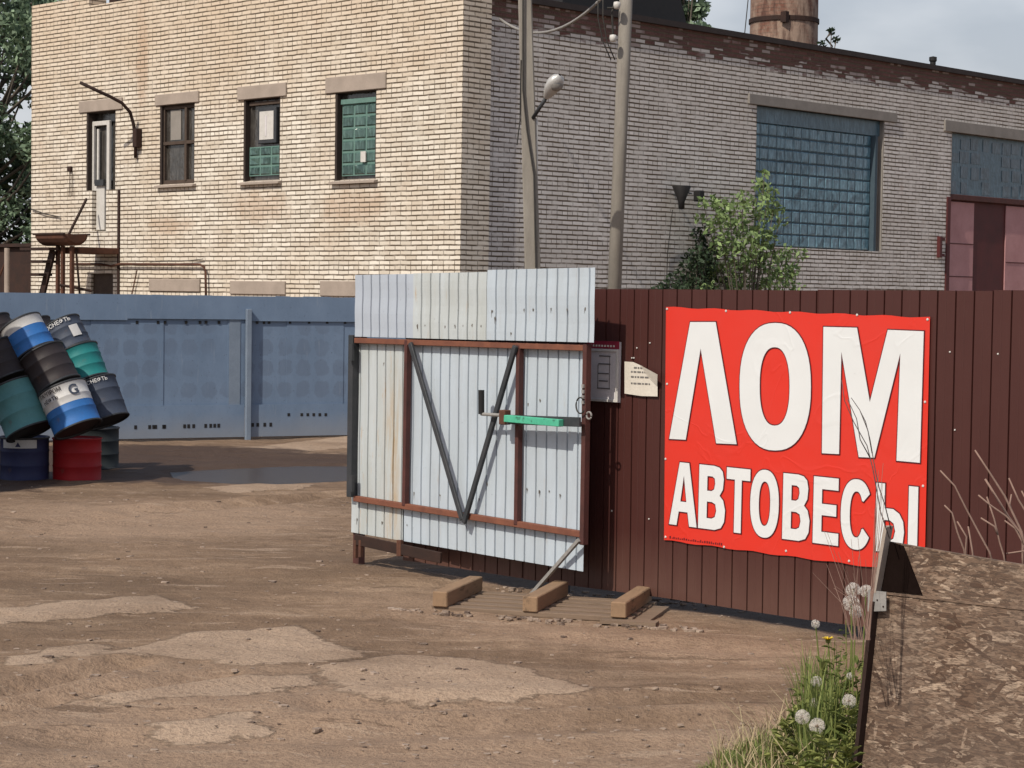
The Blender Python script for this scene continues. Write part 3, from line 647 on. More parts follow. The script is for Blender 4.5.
# bent lamp arm on the left facade
la = thing('lamp_arm', 'bent rusty bracket arm rising from the left brick facade beside the doorway', 'wall bracket', mat=BM.copy())
MB().tube([lp(135.5, 158, -.05), lp(135.5, 140, -.06), lp(133.5, 124, -.1), lp(130, 112, -.2), lp(122, 103, -.4), lp(110, 96.5, -.6), lp(98, 91, -.85), lp(80, 82.5, -1.1)], .032, 8).build('arm', M['rustdark'], la, smooth=True)
a, b = L(136, 134, -.1); MB().box(-.14, 0, a-.06, a+.06, b-.25, b+.1).build('mount_plate', M['rustdark'], la, bevel=.01)
MB().box(-.1, 0, a+.04, a+.12, b-.25, b+.05).build('control_box', M['paleiron'], la, bevel=.01)
# loudspeaker on the hall wall
def rp(px, py, off=-.3):
    a, b = Rt(px, py, SET+off); return (a, SET+off, b)
ls = thing('loudspeaker', 'black funnel loudspeaker on the shaded hall wall beside the shrub', 'loudspeaker', mat=BM.copy())
c = Vector(rp(681.5, 196, -.3)); dpt = .22
MB().lathe([(.0, -.24), (.05, -.23), (.06, -.1), (.17, .17), (.165, .18), (.05, -.05), (0, -.05)], 20, c).build('horn', M['black'], ls, smooth=True)
MB().tube([c+Vector((0, .02, .02)), c+Vector((.15, .3, .04))], .02, 8).tube([c+Vector((.02, .0, .08)), c+Vector((.34, .05, .06))], .014, 6).build('bracket', M['darksteel'], ls)
c2 = Vector(rp(700, 196, -.2)); MB().box(c2.x-.08, c2.x+.08, c2.y-.05, c2.y+.1, c2.z-.1, c2.z+.1).build('driver_box', M['black'], ls, bevel=.02)
MB().tube([c+Vector((0, .2, -.24)), c+Vector((-.02, .28, -1.0)), c+Vector((-.03, .29, -1.9))], .008, 5).build('cable', M['wirem'], ls)

# roof furniture
def Hroof(px, py, off): a, b = Rt(px, py, off); return a, off, b
ch = thing('chimney', 'tall round brick chimney banded with rusty hoops behind the hall roof', 'chimney', mat=BM.copy())
M['chim'] = NT('weathered chimney brick'); t = M['chim']; vv = t.co()
bb = t.n('ShaderNodeTexBrick'); bb.inputs['Scale'].default_value = 1; bb.inputs['Brick Width'].default_value = .25; bb.inputs['Row Height'].default_value = .08; bb.inputs['Mortar Size'].default_value = .008
x_, yy_, z_ = t.sep(vv); an = t.math('MULTIPLY', t.math('ARCTAN2', yy_, x_), .9); t.l(t.comb(an, z_), bb.inputs['Vector'])
bb.inputs['Color1'].default_value = (.15, .065, .045, 1); bb.inputs['Color2'].default_value = (.20, .11, .08, 1); bb.inputs['Mortar'].default_value = (.10, .065, .05, 1)
cc = t.mix(t.ramp(t.noise(t.co(scale=(1, 1, .6)), 2, 7, .7), (.42, 0.0), (.56, .85)), bb.outputs[0], (.30, .22, .17))
cc = t.mix(t.ramp(t.noise(t.co(scale=(2, 2, .4)), 2.5, 6, .7), (.5, 0.0), (.65, .8)), cc, (.07, .035, .028))
M['chim'] = t.fin(cc, .9, t.noise(vv, 9, 5), .02, .5)
off = 5.0; xc, _, zc = Hroof(784, 20, off); rad = (Rt(818, 20, off)[0]-Rt(750, 20, off)[0])/2*.70*.86
ch.matrix_world = BM @ Matrix.Translation((xc, off, 0))
MB().lathe([(rad*1.04, 4), (rad, 8), (rad*.95, 14), (rad*.9, 19), (rad*.7, 19), (rad*.7, 18)], 40).build('shaft', M['chim'], ch, smooth=True)
for i, py in enumerate((22,)):
    zz = Rt(784, py, off)[1]
    for k in range(4):
        z = zz + k*2.6
        MB().lathe([(rad*1.005, z-.05), (rad*1.035, z-.05), (rad*1.035, z+.05), (rad*1.005, z+.05)], 40).box(-rad*.78-.12, -rad*.78+.0, rad*.2-.75, rad*.2-.6, z-.12, z+.12).build('hoop', M['rustdark'], ch)
# dark ventilator box at the hall's left end
vt = thing('roof_ventilator', 'dark sheet metal ventilator housing on the hall roof beside the utility pole', 'ventilator', mat=BM.copy())
off = .9; x0 = Rt(560, 10, off)[0]; x1 = Rt(679, 10, off)[0]; x2 = Rt(690, 26, off)[0]
MB().prism([(x0, off, HT), (x2, off, HT), (x1, off, HT+.75), (x1-.05, off, HT+1.5), (x0+.3, off, HT+1.5)], (0, 2.2, 0)).build('housing', M['black'], vt, bevel=.02)
MB().box(x0, x2+.05, off-.1, off, HT, HT+.12).build('flashing', M['darksteel'], vt)
vp = thing('vent_stub', 'short dark vent stub on the far hall roof edge against the sky', 'vent pipe', mat=BM.copy())
p = Rt(939, 66)[0]
MB().lathe([(.06, 0), (.06, .1), (.08, .12), (.08, .2), (0, .22)], 14, (p, SET+.15, HT)).build('pipe', M['black'], vp)

# ------------------------------------------------------------------ foliage helper
def leafcloud(clumps, n, size, seed=1, flat=.4):
    r = np.random.default_rng(seed); C = np.array([c[:3] for c in clumps]); Rr = np.array([c[3] for c in clumps])
    wts = Rr**2; k = r.choice(len(C), n, p=wts/wts.sum())
    d = r.normal(size=(n, 3)); d /= np.linalg.norm(d, axis=1)[:, None]; rad = Rr[k]*r.random(n)**.45
    P = C[k]+d*rad[:, None]*np.array([1, 1, .85])
    a = r.normal(size=(n, 3)); a /= np.linalg.norm(a, axis=1)[:, None]; b = np.cross(a, r.normal(size=(n, 3))); b /= np.linalg.norm(b, axis=1)[:, None]
    s = size*r.uniform(.6, 1.3, n)[:, None]; a = a*s; b = b*s*.5
    V = np.stack([P-a, P+b-a*.1, P+a, P-b-a*.1], 1).reshape(-1, 3)
    mb = MB(); mb.v = V.tolist(); mb.f = np.arange(4*n).reshape(n, 4).tolist(); return mb
M['bark'] = worn('bark', (.09, .075, .06), (.14, .12, .10), 10, .9, stretch=(3, 3, .6))
def tree(name, label, x, y, h, clumps, n, size, seed, lm='treeleaf', group=None, trunk_r=.16, z0=0):
    t = thing(name, label, 'tree', (x, y, z0), group=group)
    mb = MB(); random.seed(seed)
    mb.tube([(0, 0, 0), (.05, .05, h*.35), (-.08, .05, h*.7), (.0, 0, h*.95)], trunk_r, 8, .03)
    for c in clumps:
        s = Vector((0, 0, min(c[2]-.4, h*.9)*.75)); e = Vector(c[:3]); mid = (s+e)/2+Vector((0, 0, -.15))
        mb.tube([s, mid, e], trunk_r*.3, 6, .012)
    mb.build('trunk', M['bark'], t, smooth=True); leafcloud(clumps, n, size, seed).build('crown', M[lm], t); return t
rr = random.Random(3)
cl1 = [(rr.uniform(-2.6, 2.4), rr.uniform(-2, 2), rr.uniform(2.0, 11.5), rr.uniform(.45, .95)) for _ in range(66)]
tree('leafy_tree', 'tall dense leafy tree beyond the left end of the brick building', -12.3, 47, 11, cl1, 27000, .085, 5)
cl1 = [(rr.uniform(-2.6, 2.4), rr.uniform(-2, 2), rr.uniform(1.0, 6.5), rr.uniform(.6, 1.2)) for _ in range(30)]
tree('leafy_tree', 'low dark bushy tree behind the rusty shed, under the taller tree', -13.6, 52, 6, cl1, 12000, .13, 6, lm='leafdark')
cl1 = [(rr.uniform(-2.2, .55), rr.uniform(-1, 1), rr.uniform(8.3, 12.5), rr.uniform(.3, .6)) for _ in range(34)]
p = at_y(684, 10, 60); tree('leafy_tree', 'distant tree with its twigs showing past the roof ventilator', p.x, 60, 12, cl1, 6000, .13, 8)
# sapling on the roof edge
p = BM @ Vector((Rt(848, 50)[0]+.1, SET+.5, HT))
tree('roof_seedling', 'tiny seedling growing on the hall roof edge right of the chimney', p.x, p.y, .42, [(.02, 0, .45, .09), (.12, 0, .28, .1), (-.15, 0, .2, .09), (-.16, 0, .1, .05)], 90, .05, 9, lm='leafdark', trunk_r=.012, z0=HT)
# shrub against the hall wall
def rw(px, py, off): a, b = Rt(px, py, off); return BM @ Vector((a, off, b))
base = rw(745, 290, -.9); SX, SY = base.x, base.y
def shrub(label, pts, n, size, seed, lm, trunkpx, off):
    b = rw(trunkpx, 290, off); t = thing('shrub', label, 'shrub', (b.x, b.y, 0))
    cl_ = []; mb = MB(); rs = random.Random(seed)
    for (px, py, r) in pts:
        p = rw(px, py, off+rs.uniform(-.3, .35)); q = p-Vector((b.x, b.y, 0)); cl_.append((q.x, q.y, q.z, r))
        mb.tube([(rs.uniform(-.1, .1), 0, .2), (q.x*.4, q.y*.4, q.z*.5), (q.x, q.y, q.z+r*.5)], .022, 5, .006)
    mb.build('stems', M['bark'], t); leafcloud(cl_, n, size, seed).build('foliage', M[lm], t)
shrub('leafy green shrub growing against the hall wall below the glass block window',
      [(765,172,.12),(762,185,.2),(768,196,.22),(757,205,.25),(774,210,.2),(742,200,.22),(728,208,.25),(714,204,.2),(702,202,.12),(735,222,.32),(752,230,.35),(718,225,.28),(765,238,.3),(745,250,.38),(725,245,.3),(762,262,.4),(785,258,.3),(800,255,.16),(740,272,.4),(720,268,.25),(770,280,.4),(790,275,.25),(748,295,.4),(728,288,.25),(705,285,.2),(780,222,.15),(765,215,.2),(700,218,.12),(795,290,.2)], 2200, .062, 11, 'leaf', 748, -.7)
shrub('scrub with leaves coloured dark for shade at the foot of the hall wall left of the green shrub',
      [(700,232,.18),(704,245,.25),(698,255,.25),(690,262,.2),(700,272,.35),(686,278,.3),(672,286,.28),(696,290,.4),(706,260,.3),(660,292,.2),(712,275,.3)], 1500, .05, 12, 'leafdark', 692, -.12)  # dark wall patch built as scrub, shade put into its leaf colour

# ------------------------------------------------------------------ utility poles and wires
def pole(label, px0, y_, top, bot, w0, w1, rnd):
    b = at_y(bot[0], bot[1], y_); tp = at_y(top[0], top[1], y_); d = (tp-b)/(tp.z-b.z)
    gp = b - d*b.z; tt = gp + d*9.2
    t = thing('utility_pole', label, 'pole', (gp.x, gp.y, 0)); tt = tt-gp
    mb = MB()
    if rnd: mb.tube([(0, 0, 0), tt/2, tt], w1, 16, w0); mb.build('shaft', M['pole'], t, smooth=True)
    else:
        mb2 = MB(); 
        n0 = 0
        for (cpt, w) in ((Vector((0, 0, 0)), w1), (tt, w0)):
            for dx, dy in ((-1, -1), (1, -1), (.75, 1), (-.75, 1)): mb2.v.append(tuple(cpt+Vector((dx*w, dy*w, 0))))
        mb2.f = [(3, 2, 1, 0), (4, 5, 6, 7), (0, 1, 5, 4), (1, 2, 6, 5), (2, 3, 7, 6), (3, 0, 4, 7)]; mb2.build('shaft', M['pole'], t, bevel=.02)
    return t, gp, d
PD1 = 27.0; PD2 = 28.0
p1, g1, d1 = pole('square tapered concrete utility pole carrying the street lamp', 525, PD1, (525, 0), (532.5, 268), .082, .118, False)
p2, g2, d2 = pole('slightly leaning round utility pole with insulators near its top', 626, PD2, (626, 0), (614.5, 285), .088, .10, True)
def wl(px, py, y_, g): return at_y(px, py, y_)-Vector((g.x, g.y, 0))
M['cablem'] = M['wirem']
MB().tube([wl(523, -60, PD1-.14, g1), wl(523, 90, PD1-.14, g1), wl(527, 130, PD1-.14, g1), wl(534, 175, PD1-.14, g1), wl(536, 268, PD1-.14, g1)], .014, 6).build('cable', M['wirem'], p1)
MB().tube([wl(536.5, 118, PD1-.05, g1), wl(536.5, 183, PD1-.05, g1)], .02, 6).build('conduit', M['aluminium'], p1)
MB().tube([wl(521, 60, PD1-.1, g1), wl(520, 120, PD1-.1, g1), wl(517, 145, PD1-.1, g1)], .009, 5).build('cable', M['wirem'], p1)
lm = thing('street_lamp', 'small white cobra head street lamp on the square concrete pole', 'street lamp', (g1.x, g1.y, 0))
a = wl(533, 118, PD1-.1, g1); b = wl(546, 98, PD1-.35, g1)
MB().tube([a, a+(b-a)*.5, b], .026, 8).build('arm', M['darksteel'], lm, smooth=True)
hd_ = MB(); c = wl(552, 88, PD1-.45, g1); dirv = (c-b).normalized(); e = b+dirv*.46
side = dirv.cross(Vector((0, 1, 0))).normalized()
secs = [(0, .035), (.08, .07), (.2, .105), (.34, .115), (.44, .085), (.49, .02)]
n0 = 0; up = Vector((0, 0, 1)); side = dirv.cross(up).normalized(); u2 = side.cross(dirv)
for s_, w_ in secs:
    for j in range(14):
        an = 2*math.pi*j/14; hd_.v.append(tuple(b+dirv*s_*.82+side*w_*math.cos(an)*1.05+u2*w_*.8*math.sin(an)))
for i in range(len(secs)-1):
    for j in range(14): hd_.f.append((i*14+j, i*14+(j+1) % 14, (i+1)*14+(j+1) % 14, (i+1)*14+j))
hd_.build('housing', M['aluminium'], lm, smooth=True)
dm = MB(); cc = b+dirv*.25-u2*.045
dm.lathe([(.0, -.07), (.05, -.06), (.09, -.02), (.1, .02)], 14, cc); dm.build('lens', M['paleiron'], lm, smooth=True)
# insulator bracket
ib = MB()
ib.tube([wl(613, 36, PD2-.1, g2), wl(612, 12, PD2-.14, g2), wl(615, 2, PD2-.14, g2)], .016, 6).tube([wl(609, 38, PD2-.14, g2), wl(615, 38, PD2-.1, g2)], .014, 6).tube([wl(607, 8, PD2-.2, g2), wl(618, 8, PD2-.2, g2)], .014, 6)
ib.build('bracket', M['wirem'], p2)
for px, py in ((617, 5), (613, 38)):
    c = wl(px, py, PD2-.22, g2); MB().lathe([(.0, .05), (.045, .04), (.05, 0), (.04, -.05), (0, -.06)], 12, c).build('insulator', M['whitepaint'], p2, smooth=True)
def wire(label, pts, r=.012, mm='wirem'):
    o = MB().tube(pts, r, 6).build('overhead_wire', M[mm], smooth=True); tag(o, label, 'wire')
def sag(a, b, s, n=14): return [a+(b-a)*(i/n)-Vector((0, 0, s*4*(i/n)*(1-i/n))) for i in range(n+1)]
wire('pale cable sagging between the corner pier and the round utility pole', sag(rw(500, 19, -.15), at_y(604, -4, PD2), .35), .022, 'paleiron')
wire('thin dark wire crossing the sky left of the chimney', sag(at_y(744, 40, 44), at_y(752, -40, 44), .02), .012)
for k, (x0, x1) in enumerate(((598, 603), (603, 607))):
    wire(('outer' if k == 0 else 'inner') + ' dark drop wire hanging beside the round utility pole top', [at_y(x0, -15, PD2), at_y(x0, 18, PD2), at_y(x1, 42, PD2), at_y(x1+8, 60, PD2)], .009)

# ------------------------------------------------------------------ rusty structures at the left
def lw(px, py, off): a, b = L(px, py, off); return BM @ Vector((off, a, b))
stt = thing('metal_stair', 'rusty steel stair and landing below the raised doorway of the brick building', 'staircase', mat=BM.copy())
def l3(px, py, off): a, b = L(px, py, off); return Vector((off, a, b))
yA = L(119, 249, -.02)[0]; yB = L(56, 249, -.9)[0]; zA = L(100, 252, -.9)[1]
MB().box(-.9, -.02, yA, yB, zA-.02, zA+.10).build('landing', M['rust'], stt, bevel=.01)
for px in (58, 63, 72): p = l3(px, 246, -1.0); MB().box(p.x-.03, p.x+.03, p.y-.035, p.y+.035, 0, p.z).build('post', M['rust'], stt)
p = l3(76, 250, -.95); q = l3(80, 296, -.8); MB().tube([p, q], .02, 6).build('brace', M['rustdark'], stt)
MB().beam(l3(53, 250, -1.1), l3(38, 312, -1.1), .05, .16).build('stringer', M['rustdark'], stt)
for py, xa_, xb_ in ((249.5, 31, 60), (262, 31, 54), (275, 31, 50)):
    p = l3(xa_, py, -1.05); q = l3(xb_, py, -1.05); MB().box(-1.3, -1.0, q.y, p.y, p.z-.02, p.z+.03).build('tread', M['rustdark'], stt)
MB().beam(l3(86.5, 199, -.2), l3(66, 240, -1.0), .03, .05).build('brace', M['rustdark'], stt)
MB().tube([l3(60, 285, -1.05), l3(72, 287, -.9), l3(92, 291, -.6)], .03, 6).build('brace', M['rustdark'], stt)
tub = thing('steel_tub', 'shallow rusty steel tub lying on top of the metal stair', 'tub', mat=BM.copy())
p = l3(77, 240, -1.0); q = l3(46, 240, -1.0); zt = l3(60, 234.5, -1.0).z; zb = l3(60, 246, -1.0).z
mb = MB(); sec = []
for k in range(9):
    an = math.pi*k/8; sec.append((math.cos(an)*.28, -math.sin(an)*(zt-zb)))
for (yy, sc_) in ((p.y, .75), (p.y+.06, 1), (q.y-.06, 1), (q.y, .75)):
    for a_, b_ in sec: mb.v.append((-1.0+a_*sc_, yy, zt+b_*sc_))
for i in range(3):
    for k in range(8): mb.f.append((i*9+k, i*9+k+1, (i+1)*9+k+1, (i+1)*9+k))
mb.f += [tuple(range(9)), tuple(27+k for k in reversed(range(9)))]
o = mb.build('shell', M['rust'], tub, smooth=False); MB().tube([(-.72, p.y, zt), (-.72, q.y, zt)], .02, 6).tube([(-1.28, p.y, zt), (-1.28, q.y, zt)], .02, 6).build('rim', M['rustdark'], tub)
sh = thing('rusty_shed', 'dark rusty metal shed at the left end of the brick building', 'shed', mat=BM.copy())
zs_ = L(20, 247, .1)[1]
MB().box(.1, 2.4, YL+.04, YL+3.2, 0, zs_).build('body', M['rustdark'], sh, bevel=.02); MB().box(0, 2.5, YL+.02, YL+3.3, zs_, zs_+.07).build('roof', M['rustdark'], sh)
pp = thing('steel_post', 'pale upright steel pipe in front of the dark rusty shed', 'post', mat=BM.copy())
MB().tube([(-1.9, l3(7, 247, -1.9).y, 0), (-1.9, l3(7, 247, -1.9).y, l3(7, 248, -1.9).z)], .05, 10).build('pipe', M['concrete'], pp)
MB().tube([(-1.9, l3(7, 250, -1.9).y, l3(7, 258, -1.9).z), (-1.9, l3(-6, 250, -1.9).y, l3(7, 290, -1.9).z)], .02, 6).build('stay', M['rust'], pp)

# ------------------------------------------------------------------ blue steel fence
BA = at_z(100, 440, 0.02); BB = at_z(350, 435.5, 0.02)
ba = math.atan2(BB.y-BA.y, BB.x-BA.x); FM = Matrix.Translation((BA.x, BA.y, 0)) @ Matrix.Rotation(ba, 4, 'Z'); FI = FM.inverted(); fn = Vector((-math.sin(ba), math.cos(ba), 0))
def F(px, py): p = FI @ hit(px, py, BA, fn); return p.x, p.z
bf = thing('blue_fence', 'faded blue painted steel sheet fence across the back of the yard', 'fence', mat=FM)
zt = (F(0, 290.5)[1]+F(340, 299.5)[1])/2; z2 = F(60, 318)[1]; z3 = F(160, 405.5)[1]
xs_ = [-6.0, F(91, 350)[0], F(163, 350)[0], F(228, 350)[0], F(247, 350)[0], F(287, 350)[0], F(343, 350)[0], F(400, 350)[0], F(460, 350)[0], F(520, 350)[0], 9.0]
xs_ = [-8.2]+xs_
for i in range(len(xs_)-1):
    a, b = xs_[i], xs_[i+1]; j = random.uniform(-.012, .012)
    MB().box(a-.006, b+.006, -.004+(i % 2)*.0085, .004+(i % 2)*.0085, z3-.03, z2+.03).build('sheet', M['bluefence'], bf)
for (a, b, dz) in ((-8.2, F(127, 318)[0], -.02), (F(127, 318)[0], F(247, 318)[0], .0), (F(247, 318)[0], 3.9, -.02), (3.9, 9, .0)):
    dn = MB(); n_ = 10
    for k in range(n_): 
        u0 = a+(b-a)*k/n_; u1 = a+(b-a)*(k+1)/n_; dn.box(u0, u1-.0, -.03, -.016, z2+dz, zt+random.uniform(-.004, .006))
    dn.build('top_sheet', M['bluefence'], bf)
for (a, b) in ((-8.2, F(247, 405)[0]-.03), (F(247, 405)[0]+.05, 4.1), (4.1, 9)):
    MB().box(a, b-.01, -.028, -.014, .03, z3).build('bottom_sheet', M['bluefence'], bf)
px_ = F(247, 350)[0]
for k in range(0, 4):
    xx = px_+k*2.75+(0 if k == 0 else .05)
    MB().box(xx-.035, xx+.035, -.10, -.032, -.1, F(247, 309)[1] if k == 0 else zt-.1).build('post', M['bluepost'], bf, bevel=.006)
MB().box(F(229, 350)[0], F(240, 350)[0], -.012, -.006, z3, z2).build('cover_strip', M['bluepost'], bf)
hl = []
for px in (135,149,153,155,163,164,184,188,193,205,210,214,218,252,257,264,270,): x_, z_ = F(px, 427-(.02*(px-140)));  hl.append((x_-.018, x_+.018, -.032, -.029, z_-.025, z_+.025))
for px in (288, 301, 307, 313, 319, 325): x_, z_ = F(px, 414.5); hl.append((x_-.018, x_+.018, -.032, -.029, z_-.02, z_+.02))
for px in (137,158,165,186,200,206,219,257,264,269,290,309,327,345): x_, z_ = F(px, 318.5); hl.append((x_-.018, x_+.018, -.008, -.005, z_-.07, z_-.03))
for h6 in hl: MB().box(*h6).build('bolt_hole', M['black'], bf)

# ------------------------------------------------------------------ brown fence
BRA = at_z(600, 589, .07); bra = R(-42.7)
NM = Matrix.Translation((BRA.x, BRA.y, 0)) @ Matrix.Rotation(bra, 4, 'Z'); NI = NM.inverted(); nn_ = Vector((-math.sin(bra), math.cos(bra), 0))
def N(px, py, off=0): p = NI @ hit(px, py, NM @ Vector((0, off, 0)), nn_); return p.x, p.z
def corr(x0, x1, zb, zt, pitch=.115, d=.010, th=.0015, nz=1, gw=.14, jit=0):
    """profiled sheet with thickness; y = 0 is the outer face, y grows away from the camera"""
    prof = []; x = x0
    while x < x1-1e-4:
        for f, yy in ((0, d), (gw*.35, d), (gw*.5, 0), (.47, 0), (.5, .0012), (.53, 0), (1-gw*.15, 0)):
            xx = x+f*pitch
            if xx > x1: break
            prof.append((xx, yy))
        x += pitch
    prof.append((x1, 0)); mb = MB(); k = len(prof)
    for side in (0, th):
        for j in range(nz+1):
            for (xx, yy) in prof:
                a, b = (zb(xx) if callable(zb) else zb), (zt(xx) if callable(zt) else zt)
                w_ = math.sin(xx*2.1+j*1.3)*jit
                mb.v.append((xx, yy+side+w_, a+(b-a)*j/nz))
    m_ = k*(nz+1)
    for j in range(nz):
        for i in range(k-1):
            a = j*k+i; mb.f.append((a, a+1, a+k+1, a+k)); mb.f.append((a+m_, a+k+m_, a+k+1+m_, a+1+m_))
    for i in range(k-1): mb.f.append((i, i+m_, i+1+m_, i+1)); a = nz*k+i; mb.f.append((a, a+1, a+1+m_, a+m_))
    mb.f.append((0, k*nz, k*nz+m_, m_)); mb.f.append((k-1, k-1+m_, k-1+k*nz+m_, k-1+k*nz)); return mb
nf = thing('brown_fence', 'dark brown profiled sheet metal fence carrying the red banner', 'fence', mat=NM)
XH = N(351, 400)[0]; X1 = N(1040, 300)[0]+2.5
zt0 = N(600, 288)[1]; zt1 = N(1000, 291)[1]; xa0 = 0; xa1 = N(1000, 291)[0]
def ntop(x): return zt0+(zt1-zt0)*(x-xa0)/(xa1-xa0)
k = 0; x = XH+.04
x = N(404, 400)[0]
while x < X1:
    xe = min(x+1.15, X1); dz = random.uniform(-.006, .006)
    o = corr(x, xe+.012, lambda q: .07+.004*math.sin(q*3)+dz*.5, lambda q, dz=dz: ntop(q)+dz, nz=6, jit=.0015, d=.014)
    for i in range(len(o.v)): o.v[i] = (o.v[i][0], o.v[i][1]+(.0025 if k % 2 else 0), o.v[i][2])
    o.build('sheet', M['brownsheet'], nf); x = xe; k += 1
for z in (.35, 1.65): MB().box(N(404, 400)[0], X1, .016, .056, z, z+.04).build('rail', M['darksteel'], nf)
MB().box(XH+.06, XH+.12, -.02, .04, -.1, 1.9).build('hinge_post', M['redbrown'], nf)
x = N(558, 400)[0]
while x < X1: MB().box(x-.03, x+.03, .055, .115, -.1, 1.9).build('post', M['darksteel'], nf); x += 2.5
sc = MB(); rs = random.Random(4)
for (px, py) in ((637,348),(650,343),(632,358),(612,511),(649,519),(950,352),(955,430),(998,354),(617,345),(634,358)):
    x_, z_ = N(px, py); sc.lathe([(0.006, 0), (.004, .004), (0, .005)], 8, (0, 0, 0)); 
    for i in range(len(sc.v)-24, len(sc.v)): v = sc.v[i]; sc.v[i] = (x_+v[0], -.001-v[2], z_+v[1])
sc.build('screws', M['whitepaint'], nf)
# banner
bnp = [(666,307),(930,317.5),(924.5,574),(664,540)]
def plane(px, py, off): x_, z_ = N(px, py, off); return Vector((x_, off, z_))
bn = thing('red_banner', 'red vinyl banner with white Cyrillic lettering fixed to the brown fence', 'banner', mat=NM.copy())
cor = [plane(*p, -.012) for p in bnp]; mb = MB(); nu, nv = 30, 22
for j in range(nv+1):
    for i in range(nu+1):
        u = i/nu; v = j/nv; top = cor[0].lerp(cor[1], u); bot = cor[3].lerp(cor[2], u); p = top.lerp(bot, v)
        edge = .007*math.sin(i*1.3)*(1 if j in (0, nv) else 0); p.z += edge*.6; mb.v.append(tuple(p))
for j in range(nv):
    for i in range(nu): a = j*(nu+1)+i; mb.f.append((a+nu+1, a+nu+2, a+1, a))
o = mb.build('vinyl_sheet', M['red'], bn); md = o.modifiers.new('s', 'SOLIDIFY'); md.thickness = .0012; md.offset = -1
def loopcurve(loops, off, d):
    cu = bpy.data.curves.new('tmp', 'CURVE'); cu.dimensions = '2D'; cu.fill_mode = 'BOTH'
    for lp_ in loops:
        sp = cu.splines.new('POLY'); sp.points.add(len(lp_)-1)
        for q, (a, b) in zip(sp.points, lp_): q.co = (a, b, 0, 1)
        sp.use_cyclic_u = True
    cu.extrude = .0006; cu.offset = off
    ob = bpy.data.objects.new('tmp', cu); COL.objects.link(ob)
    dg = bpy.context.evaluated_depsgraph_get(); me = bpy.data.meshes.new_from_object(ob.evaluated_get(dg))
    bpy.data.objects.remove(ob); bpy.data.curves.remove(cu)
    mb = MB(); mb.v = [(v.co.x, d+v.co.z, v.co.y) for v in me.vertices]; mb.f = [tuple(p.vertices) for p in me.polygons]; bpy.data.meshes.remove(me); return mb
def area(l): return sum(l[i][0]*l[(i+1) % len(l)][1]-l[(i+1) % len(l)][0]*l[i][1] for i in range(len(l)))/2
def norm(loops):     # outer loops ccw, inner cw as flagged
    o_ = []
    for l, hole in loops:
        a = area(l)
        if (a > 0) == hole: l = l[::-1]
        o_.append(l)
    return o_
def px2(loop): return [N(a, b, -.016) for a, b in loop]
c3 = lambda pts: [(650+a/3.34, 290+b/3.34) for a, b in pts]
def sup(cx, cy, rx, ry, e=2.35, n=48, a0=0, a1=360):
    o_ = []
    for i in range(n+(0 if a1-a0 == 360 else 1)):
        an = R(a0+(a1-a0)*i/n); c_, s_ = math.cos(an), math.sin(an)
        o_.append((cx+rx*math.copysign(abs(c_)**(2/e), c_), cy+ry*math.copysign(abs(s_)**(2/e), s_)))
    return o_
G = []
G.append([(c3([(65,497),(135,107),(220,107),(290,515),(222,512),(170,195),(120,500)]), False)])
G.append([(c3(sup(419,323,119,213)), False), (c3(sup(417,322,50,131)), True)])
G.append([(c3([(575,545),(580,123),(692,126),(735,375),(795,133),(915,138),(902,577),(824,570),(837,210),(750,560),(698,558),(640,205),(632,548)]), False)])
def q(x, b): return (x-(b-.5)*1.5, (462.7+(x-684)*.1038)*(1-b)+(524+.13*(x-670))*b)
def gl(x0, x1, loops):
    G.append([([q(x0+(x1-x0)*u, b) for u, b in l], h) for l, h in loops])
gl(670, 697.5, [([(0,1),(.34,0),(.68,0),(1,1),(.73,1),(.66,.78),(.34,.78),(.27,1)], False), ([(.39,.62),(.61,.62),(.5,.2)], True)])
Bv = [([(0,0),(.55,0),(.75,.02),(.88,.08),(.93,.2),(.9,.36),(.78,.46),(.92,.53),(1,.68),(.97,.86),(.85,.96),(.62,1),(0,1)], False),
      ([(.31,.17),(.5,.17),(.59,.2),(.61,.28),(.57,.37),(.48,.4),(.31,.4)], True), ([(.31,.57),(.5,.57),(.63,.6),(.67,.7),(.62,.8),(.5,.83),(.31,.83)], True)]
gl(699, 725.5, Bv)
gl(726.5, 750, [([(0,0),(1,0),(1,.18),(.64,.18),(.64,1),(.35,1),(.35,.18),(0,.18)], False)])
gl(750.5, 779, [(sup(.5,.5,.5,.52,2.3,40), False), (sup(.5,.5,.2,.34,2.3,40), True)])
gl(783, 810, Bv)
gl(813.5, 839, [([(0,0),(.97,0),(.97,.18),(.33,.18),(.33,.4),(.9,.4),(.9,.57),(.33,.57),(.33,.82),(1,.82),(1,1),(0,1)], False)])
Cc = sup(.5, .5, .5, .52, 2.3, 60, 35, 325); Ci = sup(.5, .5, .21, .34, 2.3, 60, 325, 35)
Ci = [(.5+(a-.5), b) for a, b in Ci]
gl(841, 872, [(Cc+[(.72,.30)]+Ci+[(.72,.70)], False)])
gl(876, 904.5, [([(0,0),(.3,0),(.3,.36),(.6,.36),(.82,.42),(.96,.53),(1,.68),(.96,.84),(.82,.95),(.6,1),(0,1)], False), ([(.3,.53),(.5,.53),(.63,.57),(.69,.68),(.63,.79),(.5,.83),(.3,.83)], True)])
gl(908.5, 917.8, [([(0,0),(1,0),(1,1),(0,1)], False)])
wm_ = MB(); om_ = MB()
for g_ in G:
    lps = norm([(px2(l), h) for l, h in g_])
    for (tgt, off, d) in ((wm_, 0, -.018), (om_, .0062, -.0158)):
        s_ = loopcurve(lps, off, d); n_ = len(tgt.v); tgt.v += s_.v; tgt.f += [tuple(i+n_ for i in f) for f in s_.f]
wm_.build('lettering', M['white'], bn); om_.build('letter_contour', M['outline'], bn)
gm_ = MB()
